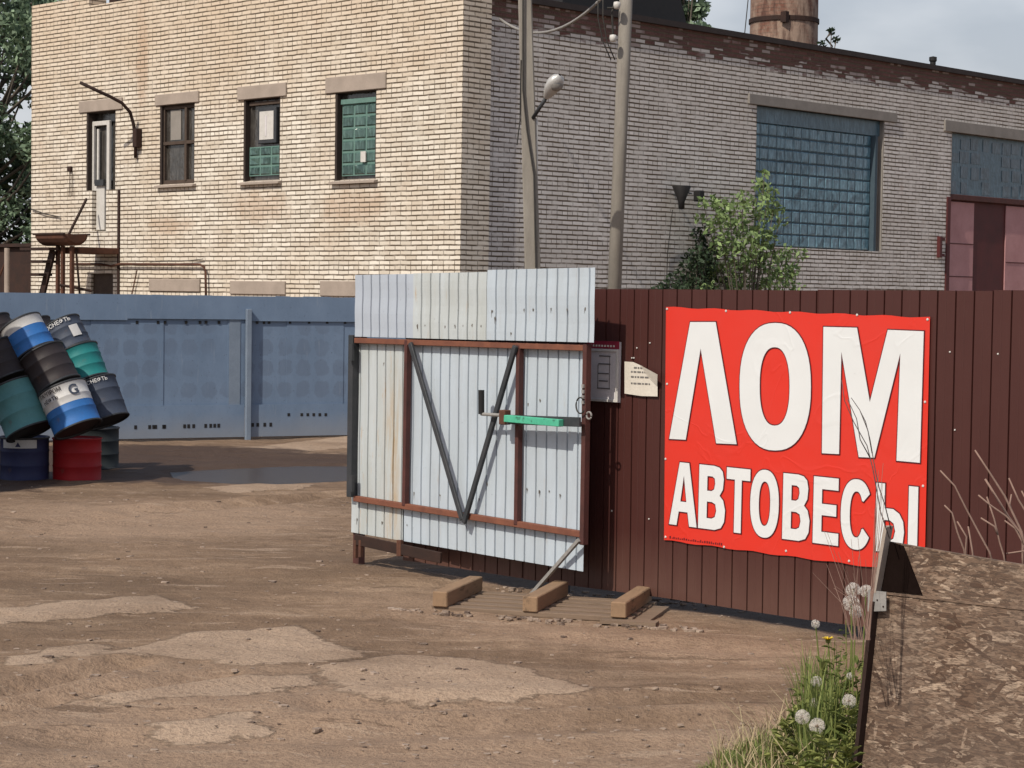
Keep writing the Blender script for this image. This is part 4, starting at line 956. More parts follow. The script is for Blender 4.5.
for (px, py) in ((667,309),(726,311),(790,312.5),(857,315),(927.5,319.5),(667,384),(665.5,459),(665.5,537),(724,547),(786,551),(849,561),(925,402),(923,486),(921,570)):
    c = plane(px, py, -.014); n0 = len(gm_.v); gm_.lathe([(.008, 0), (.006, .003), (0, .004)], 10, (0, 0, 0))
    for i in range(n0, len(gm_.v)): v = gm_.v[i]; gm_.v[i] = (c.x+v[0], c.y-v[2], c.z+v[1])
gm_.build('fixings', M['whitepaint'], bn)
tm = MB(); x = 669.5; rs = random.Random(2)
while x < 722:
    w_ = rs.uniform(.8, 2.0); yb = 538.2+(x-668)*.135; hh = rs.uniform(1.2, 2.6)
    a = plane(x, yb-hh, -.0145); b = plane(x+w_*.6, yb, -.0145); tm.box(a.x, b.x, -.0145, -.0139, b.z, a.z); x += w_+.5
tm.build('small_print', M['outline'], bn)
# information board
sg = thing('notice_board', 'grey notice board with maroon header, in the gate shadow on the brown fence', 'sign', mat=NM.copy())
a = plane(586, 401.5, -.03); b = plane(619, 341, -.03)
zlo, zhi = plane(600, 401.5, -.03).z, plane(600, 341.5, -.03).z; x0, x1 = a.x, b.x
MB().box(x0, x1, -.03, -.006, zlo, zhi).build('panel', M['signface'], sg)
zh = plane(600, 348.5, -.03).z
MB().box(x0+.004, x1+.004, -.036, -.031, zh, zhi+.004).build('header', M['maroon'], sg)
MB().box(x1-.018, x1+.002, -.040, -.031, zlo, zh-.002).box(x0, x1-.018, -.039, -.031, zlo, zlo+.018).box(x0, x1-.018, -.039, -.031, zh-.018, zh-.002).build('frame', M['whitepaint'], sg, bevel=.002)
tx = MB(); ww_ = x1-x0
for (u0, u1, v) in ((.40,.75,.85),(.38,.75,.70),(.38,.70,.52),(.40,.68,.38),(.35,.75,.24)): tx.box(x0+u0*ww_, x0+u1*ww_, -.033, -.0305, zlo+v*(zh-zlo), zlo+v*(zh-zlo)+.008)
tx.box(x0+.36*ww_, x0+.375*ww_, -.033, -.0305, zlo+.24*(zh-zlo), zlo+.70*(zh-zlo)).box(x0+.72*ww_, x0+.735*ww_, -.033, -.0305, zlo+.24*(zh-zlo), zlo+.85*(zh-zlo)); tx.build('printed_lines', M['ink'], sg)
h_ = MB(); 
for k in range(9): xx = x0+ww_*(.12+.09*k); h_.box(xx, xx+ww_*.05, -.038, -.0365, zh+.012, zh+.024)
h_.build('header_print', M['paper'], sg)
# paper notice with folded corner
pn = thing('paper_notice', 'torn white paper notice with a curled corner beside the red banner', 'notice', mat=NM.copy())
pt = [plane(x_, y_, -.018) for x_, y_ in ((624.5,361.5),(633,362),(642,366),(649,375.5),(657.5,379),(657.5,396.5),(641,396),(624.5,393.5))]
MB().prism(pt, (0, .001, 0)).build('sheet', M['paper'], pn)
f1 = plane(640, 365, -.022); f2 = plane(657.5, 374.5, -.06); f3 = plane(657, 386, -.024); f4 = plane(648, 377, -.019)
MB().poly([f1, f2, f3, f4]).build('curled_corner', M['paper'], pn)
tx = MB()
for (xa_, xb_, py) in ((634,643,367.5),(631,645,371.5),(631,646,376.5),(631,650,383)):
    a = plane(xa_, py, -.0195); b = plane(xb_, py+.5, -.0195); x_ = a.x
    while x_ < b.x: w_ = random.uniform(.01, .03); tx.box(x_, x_+w_, -.0205, -.0195, a.z-.006, a.z+.004); x_ += w_+.008
tx.build('printed_lines', M['ink'], pn)

# ------------------------------------------------------------------ gate
H = NM @ Vector((XH, -.06, 0)); gap = .31
e0 = NM @ Vector((0, -gap, 0)); Fp = hit(586, 400, e0, nn_)
gd = Vector((Fp.x-H.x, Fp.y-H.y, 0)); GW = gd.length; ga = math.atan2(gd.y, gd.x)
GM = Matrix.Translation((H.x, H.y, 0)) @ Matrix.Rotation(ga, 4, 'Z'); GI = GM.inverted(); gn = Vector((-math.sin(ga), math.cos(ga), 0))
def Gp(px, py, off=0): p = GI @ hit(px, py, GM @ Vector((0, off, 0)), gn); return Vector((p.x, off, p.z))
gt = thing('yard_gate', 'open gate leaf of pale corrugated metal on a rusty frame with dark V bracing', 'gate', mat=GM)
def lnz(p, q_, off=0):
    a = Gp(*p, off); b = Gp(*q_, off); return lambda x: a.z+(b.z-a.z)*(x-a.x)/(b.x-a.x)
GPIT = .098
def gsheet(p0, p1, t0, t1, b0, b1, mm, off, name='sheet', jit=.002):
    xa_ = Gp(p0, 400, off).x; xb_ = Gp(p1, 400, off).x
    o = corr(xa_, xb_, lnz(b0, b1, off), lnz(t0, t1, off), GPIT, .018, .0015, 8, .24, jit)
    o.v = [(x_, y_+off, z_) for x_, y_, z_ in o.v]; return o.build(name, M[mm], gt)
_sx = Gp(393, 450, .03).x
M['gatestain'] = sheetmat('rust stained pale sheet', (.47, .51, .53), (.38, .40, .38), (.42, .26, .12), .75, .42, .8, stain=(_sx, .14))
# main infill, behind the frame
gsheet(351.5, 404, (352,340), (585,347), (350,532), (583,571.5), 'gatestain', .03)
gsheet(404.2, 586, (352,340), (585,347), (350,532), (583,571.5), 'gatesheet', .034)
# raised top panels, in front of the rail
gsheet(353, 413, (354,275), (592,270.5), (352,336.5), (592,343), 'gateblue', -.026, 'top_sheet')
gsheet(411, 486, (354,274.5), (592,270), (352,336.5), (592,343), 'gatewarm', -.030, 'top_sheet')
gsheet(484.5, 593, (354,273), (592,267.5), (352,336.5), (592,342.5), 'gatesheet', -.034, 'top_sheet')
def gbar(p, q_, w_, mm, name='frame', y0=-.02, y1=.022, ends=True):
    a = Gp(*p, y0); b = Gp(*q_, y0); a = Vector((a.x, (y0+y1)/2, a.z)); b = Vector((b.x, (y0+y1)/2, b.z)); return MB().beam(a, b, w_, y1-y0, up=(0, 1, 0)).build(name, M[mm], gt, bevel=.003)
gbar((354,340.5), (586,348), .038, 'rustframe', 'top_rail', -.021, .022)
gbar((353,498.5), (580,534.5), .040, 'rustframe', 'bottom_rail', -.020, .022)
gbar((405.5,340), (403,506), .033, 'redbrown', 'upright', -.024, .02); gbar((517.5,345), (515,525), .033, 'redbrown', 'upright', -.024, .02)
gbar((584.5,344), (581,545), .036, 'redbrown', 'upright', -.023, .024)
gbar((350.5,335), (348.5,497), .055, 'darksteel', 'hinge_stile', -.03, .03)
gbar((409,343), (461,520), .036, 'darksteel', 'brace', -.048, -.026); gbar((514,346), (462.5,523), .036, 'darksteel', 'brace', -.052, -.0275)
gbar((354,539.5), (440,558), .075, 'rustdark', 'kick_board', -.01, .01)
for px, y_b in ((356, 558), (361, 557), (399, 556), (401, 556)):
    a = Gp(px, 540, 0); MB().box(a.x-.012, a.x+.012, -.012, .012, max(.0, Gp(px, y_b, 0).z), a.z).build('support_leg', M['rust'], gt)
# hinges
for py in (352, 483): a = Gp(351, py, -.03); MB().lathe([(.02, -.06), (.02, .06)], 10, (a.x+.03, -.045, a.z)).build('hinge', M['darksteel'], gt)
# latch
g0 = Gp(506, 418, -.08); g1_ = Gp(564, 423, -.08)
lb = MB().beam(Vector((g0.x+.03, -.105, g0.z)), Vector((g1_.x, -.105, g1_.z)), .045, .045, up=(0, 1, 0)).build('latch_bolt', M['green'], gt, bevel=.003)
a = Gp(503, 421.5, -.05); b = Gp(583, 428, -.05)
MB().beam(Vector((a.x, -.075, Gp(503,419,-.05).z)), Vector((b.x, -.075, Gp(583,422,-.05).z)), .06, .014, up=(0, 1, 0)).build('latch_plate', M['darksteel'], lb)
a = Gp(482.5, 390, -.08); b = Gp(482.5, 414, -.08); c = Gp(505, 415.5, -.08)
MB().tube([(b.x, -.09, b.z), ((b.x+c.x)/2, -.085, (b.z+c.z)/2), (c.x, -.08, c.z)], .011, 8).build('latch_rod', M['paleiron'], lb)
MB().tube([(a.x, -.09, a.z), (b.x, -.09, b.z)], .020, 10).build('latch_handle', M['black'], lb)
a = Gp(505, 417, -.08); MB().box(a.x-.04, a.x+.02, -.1, -.045, a.z-.05, a.z+.045).build('latch_end_block', M['rust'], lb, bevel=.004)
a = Gp(573, 418, -.04); MB().box(a.x-.10, a.x+.08, -.06, -.04, a.z-.05, a.z-.02).build('catch', M['darksteel'], lb)
# ring and eyes by the free end
c = Gp(581, 405.5, -.04); rg = [(c.x+.04*math.cos(R(k*18))*1.0, -.045, c.z+.05*math.sin(R(k*18))) for k in range(3, 19)]
MB().tube(rg, .005, 6).build('wire_ring', M['wirem'], gt)
c = Gp(589, 415.5, -.02); rg = [(c.x+.022*math.cos(R(k*30)), -.02, c.z+.022*math.sin(R(k*30))) for k in range(13)]
MB().tube(rg, .006, 6).build('eye', M['paleiron'], gt)
chn = MB()
for py in (386, 391.5, 397, 402): c = Gp(583.3, py, -.03); chn.box(c.x-.012, c.x+.006, -.035, -.022, c.z-.012, c.z+.010)
chn.build('rivets', M['paleiron'], gt)
# bullet-like screw marks with drips
mk = MB()
rs = random.Random(5)
def mark(px, py, s=1, off=-.0355):
    c = Gp(px, py, off); k = 9; s *= rs.uniform(.55, 1.0)
    pts = [(c.x+.010*s*math.cos(2*math.pi*i/k)*rs.uniform(.4, 1.3), c.y, c.z+(.009 if math.sin(2*math.pi*i/k) > 0 else .020)*s*math.sin(2*math.pi*i/k)*rs.uniform(.5, 1.5)) for i in range(k)]
    mk.poly(pts[::-1])
    for _ in range(rs.choice([0, 1, 2])):
        x = c.x+rs.uniform(-.012, .012)*s; l = rs.uniform(.02, .06)*s; mk.poly([(x-.0015, c.y, c.z), (x-.0008, c.y, c.z-l), (x+.0008, c.y, c.z-l), (x+.002, c.y, c.z)])
for px, py in ((492,311),(567,309),(551,308.5),(524,309.5),(533,309),(585,308.5),(495,318),(511,333)): mark(px, py, 1.0, -.0358)
for px, py in ((417.5,325.5),(425,325),(445,326.5),(455,325.5),(463,325.5),(472,325),(481,326)): mark(px, py, .9, -.0318)
for px, py in ((357,363),(384,363),(357,519),(382,522)): mark(px, py, .9, .028)
for px, py in ((414,493),(440,495),(479,499),(487,483),(527,489),(539,491),(549,491),(560,495),(407,525),(540,400),(528,404)): mark(px, py, .9, .032)
M['markm'] = worn('grey rust mark', (.10, .09, .08), (.16, .14, .12), 30, .8, bump=0); mk.build('screw_marks', M['markm'], gt)
# prop
a = GM @ Gp(579, 540, -.03); b = at_z(528, 597, .0); b.z = gz(b.x, b.y)
pr = thing('gate_prop', 'thin steel prop bar holding the free end of the open gate', 'prop', (0, 0, 0))
MB().beam(a, b, .022, .022).build('bar', M['paleiron'], pr)

# ------------------------------------------------------------------ pallet
pA = at_z(440, 612); pB = at_z(622, 623); pang = math.atan2(pB.y-pA.y, pB.x-pA.x)
PL = (pB-pA).length
pt_ = thing('pallet', 'upturned wooden pallet with three thick beams lying before the gate', 'pallet', (pA.x, pA.y, gz(pA.x, pA.y)), pang)
for k in range(3):
    x = k*PL/2 + (0, .0, -.02)[k]
    MB().box(x-.05, x+.045, random.uniform(-.01, .02), .74+random.uniform(-.02, .02), .02, .115).build('beam', M['timber'], pt_, bevel=.006)
for k in range(5):
    y = .02+k*.155; MB().box(-.06, PL+.06, y, y+.085, -.01, .022).build('slat', M['slat'], pt_, bevel=.003)
MB().box(PL-.12, PL+.22, -.07, .03, -.01, .012).build('broken_slat', M['slat'], pt_)
MB().box(PL+.05, PL+.16, .0, .62, -.012, .008).build('broken_slat', M['slat'], pt_)
rb = MB(); rs = random.Random(9)
for i in range(160):
    u = rs.uniform(-.3, PL+.5); v = rs.choice([rs.uniform(-.15, -.03), rs.uniform(.8, 1.15)]); p = pt_.matrix_world @ Vector((u, v, 0)) if False else Vector((pA.x+u*math.cos(pang)-v*math.sin(pang), pA.y+u*math.sin(pang)+v*math.cos(pang), 0))
    random.seed(i); rock(rb, (p.x, p.y, gz(p.x, p.y)+.006), rs.uniform(.008, .026))
o = rb.build('rubble', M['stone']); tag(o, 'fine rubble lying around the pallet and under the gate', 'rubble', kind='stuff')

# ------------------------------------------------------------------ drums
def paint(name, c, r=.6): return worn(name, c, tuple(x*.8 for x in c), 5, r, c3=tuple(x*.35+.03 for x in (c[0]+.1, c[1]+.03, c[2])), t3=.60, spec=.25)
DC = dict(blue=paint('blue drum paint', (.035, .15, .42)), black=paint('brown black drum paint', (.035, .028, .03)), slate=paint('slate drum paint', (.055, .068, .10)), teal=paint('teal drum paint', (.02, .20, .20)),
          pale=paint('pale teal drum paint', (.10, .26, .27)), navy=paint('navy drum paint', (.035, .04, .10)), red=paint('red drum paint', (.34, .012, .016)), grey=paint('dark grey drum paint', (.035, .042, .045)), white=paint('white drum paint', (.62, .61, .60)))
DR_, DL = .245, .45
def cyltext(txt, size, a_c, zc, r, upside=False):
    cu = bpy.data.curves.new('t', 'FONT'); cu.body = txt; cu.size = size; cu.align_x = 'CENTER'; cu.offset = size*.02
    ob = bpy.data.objects.new('t', cu); COL.objects.link(ob); dg = bpy.context.evaluated_depsgraph_get()
    me = bpy.data.meshes.new_from_object(ob.evaluated_get(dg)); bpy.data.objects.remove(ob); bpy.data.curves.remove(cu)
    mb = MB()
    for v in me.vertices:
        an = a_c + v.co.x/r; mb.v.append((r*math.cos(an), r*math.sin(an), zc+v.co.y))
    mb.f = [tuple(p.vertices) for p in me.polygons]; bpy.data.meshes.remove(me); return mb
def drum(label, px, py, dep, color, axis=None, tilt=0.0, white_top=0, label_patch=None, text=None, bottom_dark=True, spin=0, length=DL, rad=DR_):
    c = at_y(px, py, dep)
    if axis is None: zax = Vector((0, 0, 1))
    else:
        a = Vector((axis[0], 0, axis[1])).normalized(); zax = (a*math.cos(R(tilt))+Vector((0, 1, 0))*math.sin(R(tilt))).normalized()
    toward = (EYE-c); toward -= zax*toward.dot(zax); toward.normalize()       # local -Y faces the camera
    yax = -toward; xax = yax.cross(zax); rot = Matrix((xax, yax, zax)).transposed().to_4x4()
    t = thing('drum', label, 'drum', group='steel drums piled by the blue fence', mat=Matrix.Translation(c-zax*length/2) @ rot)
    r = rad; h = length; W = white_top
    rib = lambda z: [(r, z-.012), (r+.005, z-.004), (r+.005, z+.004), (r, z+.012)]
    cut = h-W
    prof = [(r+.006, .014), (r, .018)]+rib(h*.36)+rib(h*.68)
    if W: prof = [p for p in prof if p[1] < cut-.01]+[(r, cut)]
    else: prof += [(r, h-.018), (r+.006, h-.014), (r+.006, h), (r-.015, h), (r-.02, h-.015), (0, h-.015)]
    MB().lathe([(0, .015), (r-.02, .015), (r-.015, 0), (r+.006, 0), (r+.006, .014)], 48).build('base', M['black'], t)
    MB().lathe(prof, 48).build('body', DC[color], t, smooth=False)
    if W:
        pr_ = [(r+.0005, cut)]+([(r+.0005, h*.68-.012), (r+.0055, h*.68-.004), (r+.0055, h*.68+.004), (r+.0005, h*.68+.012)] if cut < h*.66 else [])+[(r+.0005, h-.018), (r+.006, h-.014), (r+.006, h), (r-.015, h), (r-.02, h-.015), (0, h-.015)]
        MB().lathe(pr_, 48).build('white_band', DC['white'], t)
    for z_ in (0, h-.016): MB().lathe([(r+.003, z_-.002), (r+.010, z_+.002), (r+.010, z_+.014), (r+.003, z_+.018)], 48).build('rim', M['darksteel'] if color != 'red' else DC['red'], t)
    if label_patch:
        a0, a1, z0, z1, m_ = label_patch
        MB().lathe([(r+.011, z0), (r+.011, z1)], 14, a0=R(a0), a1=R(a1)).build('paper_label', DC[m_] if m_ in DC else M[m_], t)
    if text:
        for (s_, sz, an, z, m_) in text: cyltext(s_, sz, R(an), z, r+.0125).build('lettering', DC[m_] if m_ in DC else M[m_], t)
    for f_ in t.children:
        for p_ in f_.data.polygons: p_.use_smooth = f_.name.startswith('body') or f_.name.startswith('white')
    return t
Z0 = 20.3
z_c = lambda dep: DL/2
def up_px(px, dep): return px
def drum_up(label, px, py_bot, color, **kw):
    b = at_z(px, py_bot); p = b.copy(); p.z = DL/2+gz(b.x, b.y)-.01
    t = drum(label, 0, 0, 5, color, **kw)
    zax = Vector((0, 0, 1)); yax = Vector((b.x, b.y, 0)).normalized(); xax = yax.cross(zax)
    t.matrix_world = Matrix.Translation((b.x, b.y, gz(b.x, b.y)-.01)) @ Matrix((xax, yax, zax)).transposed().to_4x4(); return t
cn = thing('shade_blocker', 'added unseen ribbed steel container standing left of the drum pile, outside the photo', 'blocker', (-7.33, 18.6, 0))  # unseen box added only to throw shade over the drums
MB().box(-1.6, 1.6, -.55, .55, .08, 2.9).build('body', M['rust'], cn, bevel=.02)  # body of the added unseen shade blocker
for k in range(11): MB().box(-1.5+k*.29, -1.42+k*.29, -.59, -.551, .15, 2.8).build('blocker_rib', M['rust'], cn)
for k in (-1.4, 1.4): MB().box(k-.1, k+.1, -.5, .5, -.05, .078).build('blocker_skid', M['rustdark'], cn)
drum_up('upright red drum at the bottom of the pile', 77, 479, 'red')
drum_up('upright navy drum with a white paper strip, left of the red one', 24.5, 479, 'navy', label_patch=(-145, -62, .345, .43, 'white'), text=[('▲', .06, -105, .36, 'navy')])
drum_up('upright dark grey drum half hidden behind the red one', 96, 468, 'grey')
drum_up('upright slate drum at the left edge of the bottom row', -26, 476, 'slate')
drum('pale teal drum tilted on top of the upright navy drum', 21, 409, 20.2, 'pale', (-.42, .88), 12, length=.52)
drum('brown black drum tilted above the pale teal one at the pile edge', 3, 364, 20.35, 'black', (-.45, .88), 12, length=.40)
drum('blue drum with a broad white lettered band resting on the red drum', 70, 409, 20.1, 'blue', (-.42, .9), 12, white_top=.22, length=.46,
     text=[('ГАЗПРОМ', .055, -122, .385, 'black'), ('НЕФТЬ', .055, -126, .315, 'black'), ('G', .15, -66, .30, 'slate')])
drum('plain brown black drum in the middle of the leaning stack', 50, 370, 20.25, 'black', (-.52, .86), 12, length=.41, rad=.232)
drum('blue drum with a plain white top at the head of the leaning stack', 28, 339, 20.4, 'blue', (-.53, .85), 12, white_top=.12, length=.37, rad=.222)
drum('dark navy drum with white rim lettering under the teal drum', 101, 402, 20.75, 'slate', (-.38, .92), 12, length=.45, rad=.225, text=[('РОСНЕФТЬ', .055, -90, .385, 'white')])
drum('plain teal drum between two dark drums in the rear stack', 83, 366, 20.85, 'teal', (-.40, .90), 12, length=.38, rad=.215)
drum('slate drum with a square white sticker topping the rear stack', 67, 338, 20.95, 'slate', (-.50, .86), 12, length=.34, rad=.21, label_patch=(-72, -45, .09, .22, 'white'), text=[('РОСНЕФТЬ', .06, -100, .275, 'white')])
drum('black drum with faint white letters at the upper left pile edge', -1, 338, 21.2, 'black', (-.50, .86), 12, rad=.2, length=.4, text=[('О', .09, -80, .3, 'white')])
drum('dark drum mostly hidden behind the top blue and white one', 40, 341, 21.35, 'black', (-.50, .86), 12, rad=.2, length=.4)

# ------------------------------------------------------------------ foreground strand board
OD = 5.2; oa = R(-42.7); O0 = at_y(872, 590, OD)
OM = Matrix.Translation((O0.x, O0.y, 0)) @ Matrix.Rotation(oa, 4, 'Z'); OI = OM.inverted(); on = Vector((-math.sin(oa), math.cos(oa), 0))
def O(px, py, off=0): p = OI @ hit(px, py, OM @ Vector((0, off, 0)), on); return Vector((p.x, off, p.z))
ob = thing('board_fence', 'weathered strand board panel standing in the right foreground', 'board fence', mat=OM)
def ext(p, q_, x):   # extend a line in the board plane to local x
    return Vector((x, p.y, p.z+(q_.z-p.z)*(x-p.x)/(q_.x-p.x)))
XR = 1.15
tl, tr_ = O(883, 541, .012), O(1023, 565, .012); sl0, sr0 = O(872, 594, .012), O(1023, 611, .012)
top = [tl, ext(tl, tr_, XR), ext(sl0, sr0, XR), O(875, 600, .012)]
strands(MB().prism(top[::-1], (0, .014, 0)), [(p.x, p.z) for p in top], 7000, 1).build('upper_board', M['osb'], ob)
s0, s1 = O(871.5, 591, 0), O(1023, 608.5, 0); bl = O(859, 768, 0)
zb = .25; blx = bl.x-(bl.z-zb)*(s0.x-bl.x)/(s0.z-bl.z)
loo = [s0, ext(s0, s1, XR), Vector((XR, 0, zb)), Vector((blx, 0, zb))]
strands(MB().prism(loo[::-1], (0, .012, 0)), [(p.x, p.z) for p in loo], 34000, 2).build('lower_board', M['osb'], ob)
# splintered strip along the seam
MB().beam(O(872, 591.5, -.003), ext(s0, s1, XR)+Vector((0, -.003, .0)), .004, .006).build('seam_lath', M['osb'], ob)
# edge board on the left
e_t, e_b = O(888.5, 526, -.01), O(857, 790, -.01)
eb = e_b.lerp(e_t, -.35)
mid = O(877, 592, -.01)
MB().beam(mid, e_t, .03, .010, up=(1, 0, 0)).build('upper_edge_post', M['slatg'] if 'slatg' in M else M['concrete'], ob)
MB().beam(eb, mid.lerp(eb, .03), .04, .011, up=(1, 0, 0)).build('lower_edge_post', M['rustdark'], ob)
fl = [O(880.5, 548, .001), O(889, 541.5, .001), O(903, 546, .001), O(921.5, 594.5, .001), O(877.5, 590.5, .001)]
MB().prism(fl[::-1], (0, .004, 0)).build('painted_shadow', M['shadowblack'], ob)  # black piece standing in for the cast shadow on the upper board
mp_ = [O(868, 590, -.024), O(886, 592, -.024), O(886, 611, -.024), O(867.5, 611.5, -.024)]
pl = MB().prism(mp_[::-1], (0, .003, 0)).build('metal_plate', M['paleiron'], ob)
sc = MB()
for px, py in ((877, 600), (883, 606.5), (870, 606)):
    c = O(px, py, -.026); sc.prism([(c.x+.0022*math.cos(R(60*k)), -.0265, c.z+.0022*math.sin(R(60*k))) for k in range(6)], (0, .003, 0))
sc.build('screws', M['rustdark'], pl)
# dry stalks behind the board
c8 = lambda pts: [(930+a/5.9, 440+b/5.9) for a, b in pts]
STK = [[(265,60),(350,190),(440,330),(540,540),(560,640),(562,760)],[(60,180),(145,270),(210,400),(290,550),(350,660),(380,760)],[(85,385),(130,430),(160,540),(200,645),(220,760)],
 [(285,325),(350,380),(450,450),(530,540),(560,640)],[(335,335),(380,470),(410,600),(435,680),(450,780)],[(325,230),(400,350),(460,450),(540,560),(600,700)],[(465,225),(520,350),(570,430),(620,600),(640,760)],
 [(225,510),(250,655),(260,760)],[(160,480),(215,570),(210,650),(215,740)],[(450,670),(555,655),(640,640)],[(440,475),(500,520),(545,600),(545,690),(550,780)],[(300,460),(380,510),(400,560)],[(540,300),(600,420),(640,560),(660,760)],[(480,320),(470,380),(500,470)]]
grp = [[0, 3, 5, 11], [1], [2, 8, 7], [4], [6, 12], [9, 10, 13]]
lb_ = ['thick leaning dry stalk clump rising behind the strand board at the frame edge', 'single long dry stalk leaning left over the strand board', 'short forked dry stalks above the left half of the strand board',
       'upright dry stalk with side twig between the leaning ones', 'outer pair of dry stalks at the right frame edge', 'low tangled dry twigs along the top edge of the strand board']
for gi, (ids, lab) in enumerate(zip(grp, lb_)):
    mb = MB()
    for k in ids:
        dd = 5.35+.06*gi+.05*(k % 3); pts = [at_y(a, b, dd) for a, b in c8(STK[k])]
        mb.tube(pts, .0022 if k != 5 else .003, 5, .0042 if k in (0, 5, 6) else .003)
    o = mb.build('dry_stalk', M['drystalk'], smooth=True); tag(o, lab, 'dry plant', group='dry stalks behind the strand board')
# thin dead stems in front of the banner
M['darkstem'] = worn('dark stem', (.09, .08, .085), (.14, .12, .11), 20, .8, bump=0)
mb = MB()
for pts in ([(672,360),(700,400),(720,440),(735,500),(752,600),(765,660),(785,720),(805,800)],[(640,300),(650,370),(680,440),(725,520),(745,600),(770,740),(800,830)],[(700,400),(728,470),(742,545)],[(660,365),(690,430),(702,500),(735,560)]):
    mb.tube([at_y(650+a/3.34, 290+b/3.34, 5.1) for a, b in pts], .0009, 4, .0015)
o = mb.build('dead_stem', M['darkstem'], smooth=True); tag(o, 'thin dark branching dead stem rising in front of the banner', 'dry plant')
mb = MB(); rs = random.Random(21)
for i in range(16):
    bx = rs.uniform(852, 872); ex_ = bx+rs.uniform(-45, 8); ey = rs.uniform(528, 590); pts = [at_y(bx, 640, 5.0), at_y(bx+(ex_-bx)*.3+rs.uniform(-3, 3), 605, 5.0), at_y(ex_, ey, 5.0+rs.uniform(-.1, .1))]
    mb.tube(pts, .0011, 4, .0004)
for i in range(7):
    bx = 868; pts = [at_y(bx+rs.uniform(-3, 2), 640, 4.98), at_y(874+rs.uniform(-2, 4), 560, 5.0), at_y(880+rs.uniform(-6, 5), 500+rs.uniform(-40, 20), 5.0)]; mb.tube(pts, .0012, 4, .0005)
o = mb.build('dead_grass', M['drystalk']); tag(o, 'tangle of fine dead grass stems at the left edge of the strand board', 'dry grass', kind='stuff')

# ------------------------------------------------------------------ weeds beside the board
def mz(x, y): return gz(x, y)
def blades(n, xr, yr, h, wid, seed, lean=.5, tipband=None):
    r = random.Random(seed); mb = MB()
    for i in range(n):
        y = r.uniform(*yr); x = y*r.uniform(*xr); z = mz(x, y)
        if z < .28+.12*r.random(): continue
        hh = h*r.uniform(.4, 1.2); a = r.uniform(0, 6.28); l = hh*lean*r.uniform(.1, 1.1); dx, dy = math.cos(a)*l, math.sin(a)*l; w_ = wid*r.uniform(.6, 1.3); ca, sa = -math.sin(a)*w_, math.cos(a)*w_
        n0 = len(mb.v)
        for f, ww in ((0, 1), (.5, .8), (.85, .4)):
            cx, cy, cz = x+dx*f**1.8, y+dy*f**1.8, z+hh*f*(1-.25*f*lean); mb.v += [(cx-ca*ww, cy-sa*ww, cz), (cx+ca*ww, cy+sa*ww, cz)]
        mb.v.append((x+dx, y+dy, z+hh*(1-.25*lean)))
        mb.f += [(n0, n0+1, n0+3, n0+2), (n0+2, n0+3, n0+5, n0+4), (n0+4, n0+5, n0+6)]
    return mb
o = blades(8000, (.096, .168), (4.6, 7.0), .05, .0019, 31, 1.1).build('short_grass', M['grassm']); tag(o, 'short green grass on the low bank beside the strand board', 'grass', kind='stuff')
o = blades(420, (.148, .1665), (5.3, 6.0), .30, .0024, 32, .4).build('tall_grass', M['grassm']); tag(o, 'taller green grass blades along the left edge of the strand board', 'grass', kind='stuff')
o = blades(620, (.105, .166), (4.6, 6.8), .17, .002, 33, 1.0).build('dry_grass', M['strawm']); tag(o, 'straw coloured dead grass mixed through the green verge', 'grass', kind='stuff')
def weed(px, py, dep, s, seed, label, n=12):
    dep += .5; s *= 1.1
    p = at_y(px, py, dep); z = mz(p.x, p.y); t = thing('leafy_weed', label, 'weed', (p.x, p.y, z)); r = random.Random(seed); lv = MB(); stm = MB()
    H_ = p.z-z
    stm.tube([(0, 0, 0), (r.uniform(-.01, .01), 0, H_*.5), (r.uniform(-.02, .02), 0, H_)], .003, 5, .0012)
    for k in range(n):
        zz = H_*(.1+.85*k/n); a = r.uniform(0, 6.28); ll = s*r.uniform(.6, 1.2)*(1-.5*k/n); d = Vector((math.cos(a), math.sin(a), r.uniform(.1, .9))); sd = Vector((-math.sin(a), math.cos(a), 0))*ll*.2
        c = Vector((0, 0, zz)); n0 = len(lv.v); lv.v += [tuple(c), tuple(c+d*ll*.35+sd), tuple(c+d*ll*.7+sd*.8), tuple(c+d*ll+Vector((0, 0, -.2*ll))), tuple(c+d*ll*.7-sd*.8), tuple(c+d*ll*.35-sd)]; lv.f += [(n0, n0+1, n0+2, n0+3), (n0, n0+3, n0+4, n0+5)]
    stm.build('stem', M['weedleaf'], t); lv.build('leaves', M['weedleaf'], t)
for i, (px, py, dep, s, lab) in enumerate(((812,668,5.2,.07,'broad leaved green weed under the yellow dandelion'),(835,640,5.1,.06,'tall leafy weed beside the yellow dandelion'),(858,655,4.95,.06,'green weed hard against the strand board edge'),
    (796,700,5.0,.06,'low weed with dark leaves at the left of the verge'),(850,700,4.8,.07,'bushy green weed at the foot of the strand board'),(825,730,4.6,.07,'low leafy weed in front of the two seed heads'),(845,620,5.05,.04,'thin yellow green weed below the seed head cluster'),
    (822,655,5.15,.075,'spreading yellow green weed just left of centre in the verge'),(842,668,5.0,.075,'dense yellow green weed between the flower and the board'),(808,690,5.1,.07,'pale broad leaved weed left of the mid height seed head'),
    (834,698,4.9,.08,'large leaved weed low in the middle of the verge'),(856,690,4.9,.05,'narrow leaved weed touching the dark board edge'),(786,716,5.0,.06,'small ragged weed at the outer left of the verge'),(800,740,4.7,.07,'weed at the bottom left of the verge in front'),(846,745,4.6,.08,'lush weed at the very foot of the board edge'))):
    weed(px, py, dep, s, 50+i, lab, 34)
M['puff'] = leafmat('seed fluff', (.75, .69, .62), (.88, .83, .77), .5); M['yellow'] = worn('dandelion yellow', (.75, .55, .03), (.65, .45, .02), 40, .6, bump=0); M['core'] = worn('seed core', (.14, .10, .07), (.2, .15, .1), 40, .8, bump=0)
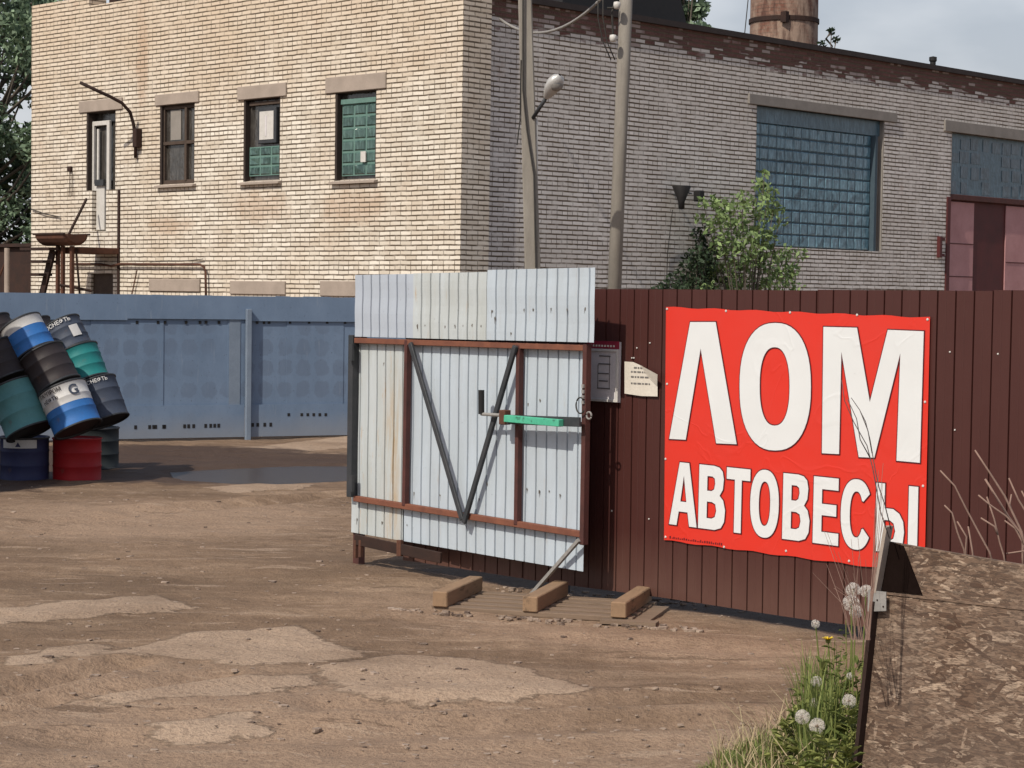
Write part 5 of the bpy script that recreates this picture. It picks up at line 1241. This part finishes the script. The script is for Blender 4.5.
def dandelion(px, py, dep, kind, rad, label, lean=0.0, seed=0):
    dep += .5; rad *= .98
    p = at_y(px, py, dep); r = random.Random(seed+70); bx, by = p.x+lean, p.y+r.uniform(-.03, .03); z = mz(bx, by)
    t = thing('dandelion', label, 'dandelion', (bx, by, z), group='dandelions by the strand board'); c = p-Vector((bx, by, z))
    MB().tube([(0, 0, 0), (c.x*.2, c.y*.3, c.z*.5), (c.x, c.y, c.z)], .0026, 6, .002).build('stem', M['grassm'], t)
    if kind == 'puff':
        mb = MB()
        for i in range(230):
            d = Vector((r.gauss(0, 1), r.gauss(0, 1), r.gauss(0, 1)*.9+.15)).normalized(); a = d.orthogonal().normalized(); a.rotate(Matrix.Rotation(r.uniform(0, 6.28), 3, d)); b = d.cross(a); tip = c+d*rad*r.uniform(.9, 1.05); w_ = rad*.0085
            mb.poly([c+d*rad*.2-a*w_, c+d*rad*.2+a*w_, tip+a*w_, tip-a*w_])
            for k in range(5):
                an = 2*math.pi*k/5+r.random(); v = (a*math.cos(an)+b*math.sin(an)); wv = (b*math.cos(an)-a*math.sin(an)); mb.poly([tip-d*rad*.12, tip+v*rad*.19+wv*w_*1.6, tip+v*rad*.19-wv*w_*1.6])
        mb.build('seed_head', M['puff'], t); MB().lathe([(0, -rad*.34), (rad*.26, -rad*.16), (rad*.28, .06*rad), (rad*.16, rad*.26), (0, rad*.3)], 10, c).build('core', M['core'], t, smooth=True)
    else:
        mb = MB()
        for i in range(70):
            a = r.uniform(0, 6.28); rr_ = rad*r.uniform(.4, 1); d = Vector((math.cos(a), math.sin(a), 0)); sd = Vector((-math.sin(a), math.cos(a), 0))*rad*.12; up_ = Vector((0, 0, rad*r.uniform(.1, .45)))
            mb.poly([c-sd*.3, c+sd*.3, c+d*rr_+sd+up_, c+d*rr_-sd+up_])
        mb.build('petals', M['yellow'], t); MB().lathe([(0, -rad*.5), (rad*.3, -rad*.4), (rad*.4, 0)], 10, c).build('calyx', M['weedleaf'], t)
for i, (px, py, dep, kd, rad, lab, ln) in enumerate(((853,590,5.0,'puff',.021,'topmost dandelion seed head beside the metal plate',.0),(851,603,4.9,'puff',.023,'large dandelion seed head second in the cluster by the plate',.01),
    (856,612,4.95,'puff',.019,'lowest seed head of the cluster by the metal plate',-.01),(866,591,5.05,'puff',.018,'seed head half hidden at the strand board edge',-.01),(815.5,624,5.3,'puff',.013,'small lone seed head against the dirt left of the yellow flower',.03),
    (828,640,5.1,'yellow',.020,'open yellow dandelion flower above the weeds',.02),(816.5,681.5,5.0,'puff',.016,'mid height seed head among weeds below the yellow flower',.01),(850,676,4.9,'puff',.010,'tiny white seed head close to the board edge',.0),
    (849,701,4.8,'puff',.019,'thin seed head low beside the board edge',.0),(802.5,717,4.7,'puff',.020,'left one of the two large low seed heads',.02),(817,726,4.65,'puff',.021,'right one of the two large low seed heads',.01),(814,703,5.0,'puff',.014,'sparse seed head above the two large low ones',.0))):
    dandelion(px, py, dep, kd, rad, lab, ln, i)
